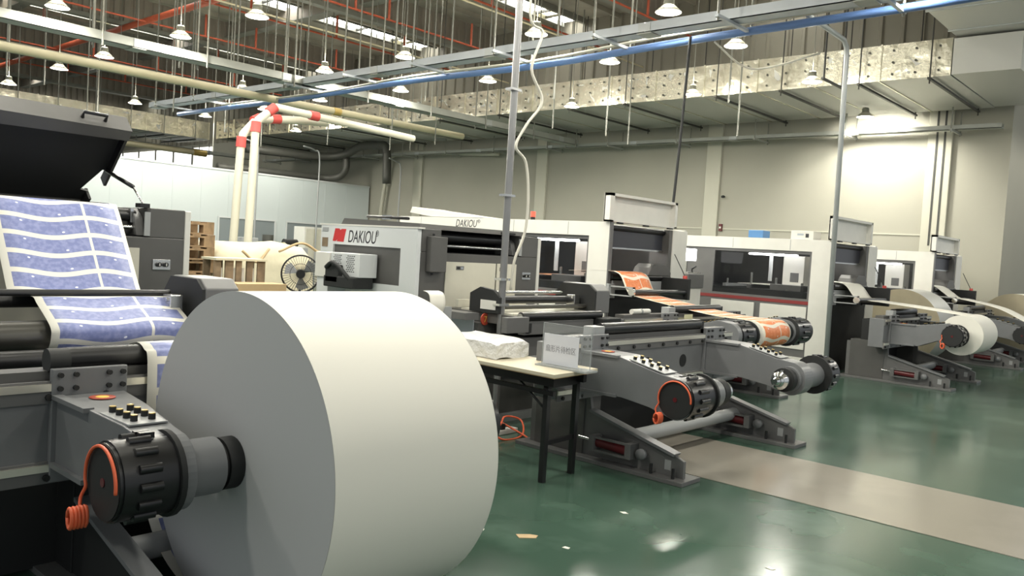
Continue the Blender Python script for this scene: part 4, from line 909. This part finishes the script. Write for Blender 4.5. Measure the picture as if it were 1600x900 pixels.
# tool cabinet between the two middle die-cutters
t = thing('tool_cabinet', 'pale tool cabinet with a lit box in the gap between the white die-cutters', 'cabinet', (11.5, 6.6, 0))
B(11.32, 11.72, 6.45, 6.75, 0.0, 1.12).build('body', 'white', t, 0.006); B(11.28, 11.76, 6.43, 6.77, 1.12, 1.34).build('drawer_block', 'midgrey', t, 0.006); B(11.32, 11.72, 6.47, 6.73, 1.34, 1.37).build('tool_tray', 'steel', t)
B(11.28, 11.70, 6.55, 6.75, 1.545, 1.735).build('lit_box', 'ledtube_soft', t, 0.01)
B(11.3, 11.33, 6.7, 6.75, 1.34, 1.545).build('post', 'steel', t); B(11.66, 11.69, 6.7, 6.75, 1.34, 1.545).build('post', 'steel', t)
MB().tube([(11.5, 6.5, 1.37), (11.45, 6.48, 1.42), (11.55, 6.47, 1.46)], 0.015, 6).build('wrench', 'matblack', t)
# on top of the middle die-cutter
single(B(12.3, 12.55, 5.75, 6.0, 1.97, 2.09), 'storage_box', 'bluebox', 'small blue box on top of the red-striped die-cutter', 'box', bevel=0.01)
t = thing('carton', 'white carton with black mark on top of the red-striped die-cutter', 'box', (12.45, 5.1, 1.97)); B(12.3, 12.6, 4.95, 5.3, 1.97, 2.1).build('body', 'white', t, 0.005); B(12.298, 12.3, 5.02, 5.07, 2.0, 2.06).build('mark', 'ink', t); B(12.298, 12.3, 5.1, 5.2, 2.03, 2.06).build('mark', 'bluegrey', t)
t = thing('fire_alarm', 'small red alarm fitting beside the pale wall column', 'alarm', (19.95, 10.53, 2.37)); B(19.93, 20.0, 10.49, 10.58, 2.37, 2.56).build('box', 'cyl', t, 0.01); B(19.925, 19.93, 10.51, 10.56, 2.44, 2.49).build('button', 'white', t)
t = thing('wall_camera', 'little black camera on the beige wall right of the column', 'camera', (19.9, 10.5, 3.25)); CY((19.93, 10.5, 3.28), (20.0, 10.5, 3.28), 0.02, seg=8).build('bracket', 'matblack', t); CY((19.87, 10.5, 3.27), (19.94, 10.5, 3.28), 0.035, seg=10).build('body', 'matblack', t)
# ================================================================ table with foam block and acrylic sign
ang = math.radians(4); ca, sa = math.cos(ang), math.sin(ang)
def T(u, v): return (4.17+u*ca-v*sa*-0.3, 3.30+u*sa+v*ca)
t = thing('folding_table', 'beige-topped folding table with black legs in front of the empty roll stand', 'table', (4.45, 4.1, 0))
def tb(u0, u1, v0, v1, z0, z1):
    q = [T(u0, v0), T(u1, v0), T(u1, v1), T(u0, v1)]; return MB().prism(q, z0, z1, 'z')
tb(0, 0.53, 0, 1.4, 0.735, 0.76).build('table_top', 'tabletop', t, 0.003); tb(0.003, 0.527, 0.003, 1.397, 0.731, 0.735).build('edge_band', 'kraft', t)
tb(0.08, 0.12, 0.06, 1.34, 0.66, 0.73).build('apron', 'black', t); tb(0.44, 0.48, 0.06, 1.34, 0.66, 0.73).build('apron', 'black', t); tb(0.08, 0.11, 0.06, 1.34, 0.60, 0.63).build('apron_rail', 'black', t)
for v in (0.14, 1.26):
    for u in (0.10, 0.45): tb(u, u+0.04, v-0.02, v+0.02, 0.0, 0.70).build('leg', 'black', t)
    tb(0.12, 0.46, v-0.012, v+0.012, 0.25, 0.28).build('stretcher', 'black', t); tb(0.10, 0.49, v-0.02, v+0.02, 0.64, 0.70).build('leg_bracket', 'black', t)
p = T(0.12, 0.16); q = T(0.12, 0.40); MB().tube([(p[0], p[1], 0.5), (q[0], q[1], 0.66)], 0.009, 6).build('brace', 'black', t)
# foam block
rb = MB(); fb = []
random.seed(3)
NXB, NYB, NZB = 8, 11, 4
def fp(i, j, k):
    u = 0.13+0.38*i/(NXB-1); v = 0.64+0.58*j/(NYB-1); z = 0.762+0.135*k/(NZB-1)
    ex = 1-abs(2*i/(NXB-1)-1); ey = 1-abs(2*j/(NYB-1)-1)
    if k == NZB-1: z -= 0.02*(ex < .1)+0.02*(ey < .1)
    if k == 0 and j == 0: z += 0.012*math.sin(i)
    x, y = T(u, v); r = random.uniform(-0.006, 0.006)
    return (x+r, y+random.uniform(-0.006, 0.006), z+(random.uniform(-0.004, 0.004) if k else 0))
G = {(i, j, k): fp(i, j, k) for i in range(NXB) for j in range(NYB) for k in range(NZB)}
idx = {}; vs = []
for key, v in G.items():
    i, j, k = key
    if i in (0, NXB-1) or j in (0, NYB-1) or k in (0, NZB-1): idx[key] = len(vs); vs.append(v)
fs = []
for i in range(NXB-1):
    for j in range(NYB-1):
        fs.append((idx[i,j,0], idx[i,j+1,0], idx[i+1,j+1,0], idx[i+1,j,0])); fs.append((idx[i,j,NZB-1], idx[i+1,j,NZB-1], idx[i+1,j+1,NZB-1], idx[i,j+1,NZB-1]))
for i in range(NXB-1):
    for k in range(NZB-1):
        fs.append((idx[i,0,k], idx[i+1,0,k], idx[i+1,0,k+1], idx[i,0,k+1])); fs.append((idx[i,NYB-1,k], idx[i,NYB-1,k+1], idx[i+1,NYB-1,k+1], idx[i+1,NYB-1,k]))
for j in range(NYB-1):
    for k in range(NZB-1):
        fs.append((idx[0,j,k], idx[0,j,k+1], idx[0,j+1,k+1], idx[0,j+1,k])); fs.append((idx[NXB-1,j,k], idx[NXB-1,j+1,k], idx[NXB-1,j+1,k+1], idx[NXB-1,j,k+1]))
rb._add(vs, fs, True)
fo = single(rb, 'wrapped_foam', 'foam', 'white plastic-wrapped bundle lying on the folding table', 'bundle')
for pl in fo.data.polygons: pl.use_smooth = False
bv = fo.modifiers.new('bevel', 'BEVEL'); bv.width = 0.006; bv.segments = 2
# acrylic sign
t = thing('acrylic_sign', 'clear acrylic stand holding a printed paper notice on the folding table', 'sign', (4.46, 3.44, 0.76))
xa = 4.46
B(xa-0.004, xa, 3.23, 3.65, 0.772, 1.06).build('front_sheet', 'acrylic', t); B(xa+0.012, xa+0.016, 3.23, 3.65, 0.772, 1.06).build('rear_sheet', 'acrylic', t)
for q in ((3.23, 3.233, 0.772, 1.06), (3.647, 3.65, 0.772, 1.06), (3.23, 3.65, 1.058, 1.06)): B(xa-0.004, xa+0.001, *q).build('sheet_edge', 'acrylicedge', t)
B(xa-0.06, xa+0.07, 3.22, 3.66, 0.76, 0.772).build('base', 'acrylicedge', t)
ps = B(xa+0.004, xa+0.008, 3.34, 3.645, 0.775, 0.985).build('notice', 'notice' if 'notice' in M else 'cool_white', t)
text('扇形片待检区', 0.052, 'inkgrey', ps, (xa+0.003, 3.625, 0.865), (0, -1, 0), (0, 0, 1), 0.0005, sx=0.85)
# power strip and orange cord on the floor
t = thing('power_strip', 'beige power strip on the floor under the table', 'power strip', (5.15, 4.62, 0)); B(5.0, 5.3, 4.55, 4.63, 0.0, 0.04).build('body', 'white', t, 0.006); B(5.1, 5.15, 4.56, 4.62, 0.04, 0.09).build('plug', 'matblack', t, 0.006)
single(MB().tube(smooth_path([(4.2, 4.3, 0.012), (4.7, 4.5, 0.012), (5.05, 4.55, 0.08), (5.18, 4.6, 0.14), (5.33, 4.55, 0.1), (5.2, 4.42, 0.012), (4.95, 4.42, 0.012), (4.98, 4.6, 0.1), (5.12, 4.62, 0.1), (5.2, 4.45, 0.03), (5.15, 4.3, 0.012), (5.0, 4.1, 0.012)], 6), 0.008, 6), 'extension_cord', 'orange', 'tangled orange cord on the floor by the power strip', 'cord')
# scraps on the floor
sc = MB().prism([(3.39, 2.88), (3.36, 2.83), (3.43, 2.77), (3.47, 2.79), (3.45, 2.83)], 0.0, 0.003, 'z'); single(sc, 'paper_scrap', 'kraft', 'tan paper scrap on the green floor right of the giant roll', 'scrap')
for i, (x, y, lb) in enumerate(((3.45, 2.58, 'tiny white paper scrap just below the tan scrap on the floor'), (3.3, 3.06, 'tiny white scrap touching the shadow edge of the giant roll'), (4.2, 2.72, 'tiny white scrap on the green floor in front of the table'), (4.05, 1.72, 'pair-like white sliver on the green floor near the bottom edge'))):
    a = random.uniform(0, 3); s = 0.018
    single(MB().prism([(x+s*math.cos(a+k), y+s*1.6*math.sin(a+k)*(1 if k else .5)) for k in (0, 1.6, 3.1, 4.6)], 0.0, 0.002, 'z'), 'paper_scrap', 'paper', lb, 'scrap')
t = thing('paper_bundle', 'white tied paper bundle on the beam below the orange web', 'bundle', (7.57, 4.87, 0.94)); CY((7.40, 4.87, 0.968), (7.74, 4.87, 0.968), 0.028, seg=10).build('roll', 'white', t); CY((7.56, 4.87, 0.968), (7.59, 4.87, 0.968), 0.032, seg=10).build('tie', 'lightgrey', t)
single(B(8.22, 8.4, 4.70, 4.705, 0.86, 0.94), 'sticky_note', 'note' if 'note' in M else 'creampipe', 'pale yellow note on the stand under the orange web', 'note')
# ================================================================ back area: pallets, crate, bag, fan, cabinets
def pallet(loc, label):
    x, y, z = loc; t = thing('pallet', label, 'pallet', loc, 'stacked wooden pallets behind the left press')
    L, Wd = 1.1, 1.0
    for k in range(6): B(x+k*0.198, x+k*0.198+0.11, y, y+Wd, z+0.145, z+0.165).build('deck_board', 'wood', t)
    for yy in (0, 0.44, 0.88):
        B(x, x+L, y+yy, y+yy+0.12, z+0.122, z+0.145).build('stringer', 'wood', t); B(x, x+L, y+yy, y+yy+0.12, z, z+0.02).build('base_board', 'wood', t)
        for xx in (0, 0.475, 0.95): B(x+xx, x+xx+0.15, y+yy, y+yy+0.12, z+0.02, z+0.122).build('block', 'wood', t)
    return t
nm = ('lowest', 'second lowest', 'third lowest', 'fourth lowest', 'fifth lowest', 'fifth from the top', 'fourth from the top', 'third from the top', 'second from the top', 'topmost')
pp = None
for k in range(10):
    jx = random.uniform(-0.05, 0.04); lb = 'wooden pallet in the tall stack behind the left press, %s of ten' % nm[k]
    if pp is None: pp = pallet((4.42, 10.2, 0), lb)
    else: c = copy_tree(pp, (4.42+jx, 10.2+random.uniform(-.04, .04), k*0.167)); c['label'] = lb
t = thing('slatted_crate', 'brown slatted wooden crate beside the stacked pallets', 'crate', (5.0, 8.72, 0))
for k in range(5):
    x = 4.66+k*0.135; w_ = (0.085, 0.1, 0.07, 0.075, 0.1)[k]; B(x, x+w_, 8.6, 8.62, 0.45, 1.235).build('slat', 'wood2', t)
    B(x, x+w_, 8.84, 8.86, 0.45, 1.235).build('slat', 'wood2', t)
B(4.66, 5.30, 8.56, 8.9, 1.235, 1.26).build('top_board', 'bag', t); B(4.66, 5.30, 8.62, 8.66, 0.5, 0.58).build('rail', 'wood2', t); B(4.68, 5.28, 8.66, 8.84, 0.0, 0.5).build('base_box', 'wood2', t)
for x in (4.745, 4.90, 5.02, 5.14): B(x, x+0.03, 8.63, 8.64, 0.7, 1.15).build('strap', 'white', t)
single(B(4.72, 5.34, 8.2, 8.5, 0.0, 1.0), 'carton', 'kraft', 'plain brown carton in front of the slatted crate', 'carton', bevel=0.006)
# bulk bag: lumpy cuboid
bg = MB(); nU, nV = 28, 9; vs = []
for j in range(nV+1):
    z = 1.40*j/nV
    for i in range(nU):
        a = 2*math.pi*i/nU; c, s = math.cos(a), math.sin(a); k = 1/max(abs(c), abs(s)); k = 0.72*k+0.28*1.1
        bulge = 1+0.06*math.sin(math.pi*j/nV)+0.015*math.sin(5*a+j)
        sh = 1.0 if j < nV else 0.86
        vs.append((6.28+0.72*c*k*bulge*sh, 10.6+0.6*s*k*bulge*sh, z+(0.04*math.sin(3*a)+0.03*math.sin(7*a) if j == nV else 0)))
bg._add(vs, [(j*nU+i, j*nU+(i+1) % nU, (j+1)*nU+(i+1) % nU, (j+1)*nU+i) for j in range(nV) for i in range(nU)]+[tuple(nV*nU+i for i in range(nU)), tuple(reversed(range(nU)))], True)
t = thing('bulk_bag', 'big cream bulk bag of waste behind the fan', 'bag', (6.28, 10.6, 0)); bg.build('bag_body', 'bag', t)
for (a, b_) in (((5.75, 9.9, 1.32), (6.15, 9.9, 1.36)), ((6.3, 9.9, 1.33), (6.95, 9.9, 1.34))):
    m_ = ((a[0]+b_[0])/2, 9.86, 1.18 if a[0] < 6 else 1.46); MB().tube(smooth_path([a, m_, b_], 8), 0.018, 6).build('lifting_loop', 'kraft', t)
t = thing('pedestal_fan', 'black pedestal fan with round cage beside the branded press', 'fan', (5.72, 8.55, 0))
fc = Vector((5.72, 8.5, 1.105)); dirv = Vector((-0.55, -0.83, 0)).normalized(); sd_ = Vector((dirv.y, -dirv.x, 0)); R_ = 0.225
def ring(r, off, th): return MB().tube([fc+dirv*off+r*(math.cos(q)*sd_+math.sin(q)*Vector((0, 0, 1))) for q in [2*math.pi*k/36 for k in range(37)]], th, 6)
ring(R_, 0, 0.008).build('cage_rim', 'black', t); ring(R_*0.96, 0.05, 0.003).build('cage_ring', 'black', t); ring(R_*0.55, 0.075, 0.003).build('cage_ring', 'black', t); ring(R_*0.96, -0.05, 0.003).build('cage_ring', 'black', t)
cg = MB()
for k in range(40):
    q = 2*math.pi*k/40; v = math.cos(q)*sd_+math.sin(q)*Vector((0, 0, 1))
    cg.tube([fc+dirv*0.085+v*0.05, fc+dirv*0.075+v*R_*0.55, fc+dirv*0.05+v*R_*0.96, fc+v*R_], 0.0016, 4); cg.tube([fc-dirv*0.06+v*0.05, fc-dirv*0.05+v*R_*0.96, fc+v*R_], 0.0016, 4)
tag(cg.build('cage_wires', 'black', t), kind='stuff')
bl = None
for k in range(3):
    q0 = 2*math.pi*k/3+0.4; pts = []
    for (r, a, o) in ((0.05, -0.25, 0.02), (0.19, -0.45, 0.03), (0.2, 0.1, 0.0), (0.17, 0.45, -0.02), (0.05, 0.3, -0.02)):
        v = math.cos(q0+a)*sd_+math.sin(q0+a)*Vector((0, 0, 1)); pts.append(fc+dirv*o+v*r)
    MB()._add(pts+[p_-dirv*0.004 for p_ in pts], [(0,1,2,3,4), (9,8,7,6,5)]+[(i, 5+i, 5+(i+1) % 5, (i+1) % 5) for i in range(5)]).build('blade', 'bladegrey' if 'bladegrey' in M else 'lightgrey', t)
CY(fc-dirv*0.12, fc+dirv*0.03, 0.055, seg=16).build('motor', 'black', t); CY(fc+dirv*0.03, fc+dirv*0.085, 0.05, seg=16).build('hub_badge', 'black', t)
CY((fc.x-dirv.x*.1, fc.y-dirv.y*.1, 0.03), (fc.x-dirv.x*.1, fc.y-dirv.y*.1, 1.07), 0.018, seg=10).build('pole', 'black', t)
CY((fc.x-dirv.x*.1, fc.y-dirv.y*.1, 0), (fc.x-dirv.x*.1, fc.y-dirv.y*.1, 0.03), 0.2, seg=24).build('base', 'black', t)
t = thing('steel_cabinet', 'white steel cabinet standing far back by the partition', 'cabinet', (15.6, 22.6, 0)); B(15.15, 16.0, 22.4, 23.0, 0.0, 1.88).build('body', 'white', t, 0.01); B(15.2, 15.57, 22.385, 22.4, 0.1, 1.82).build('door', 'cream', t, 0.004); B(15.59, 15.96, 22.385, 22.4, 0.1, 1.82).build('door', 'cream', t, 0.004); B(15.54, 15.56, 22.37, 22.385, 0.9, 1.1).build('handle', 'matblack', t)
t = thing('baling_machine', 'low grey waste machine behind the bulk bag', 'machine', (12.2, 20, 0)); B(11.2, 13.4, 19.6, 20.6, 0, 1.25).build('body', 'lightgrey', t, 0.02); B(11.4, 11.9, 19.7, 20.3, 1.25, 1.45).build('motor_cover', 'lightgrey', t, 0.02); CY((12.3, 19.9, 1.25), (12.3, 19.9, 1.55), 0.15, seg=14).build('inlet', 'darkduct', t); CY((12.8, 19.9, 1.35), (13.2, 19.9, 1.35), 0.12, seg=14).build('motor', 'black', t)
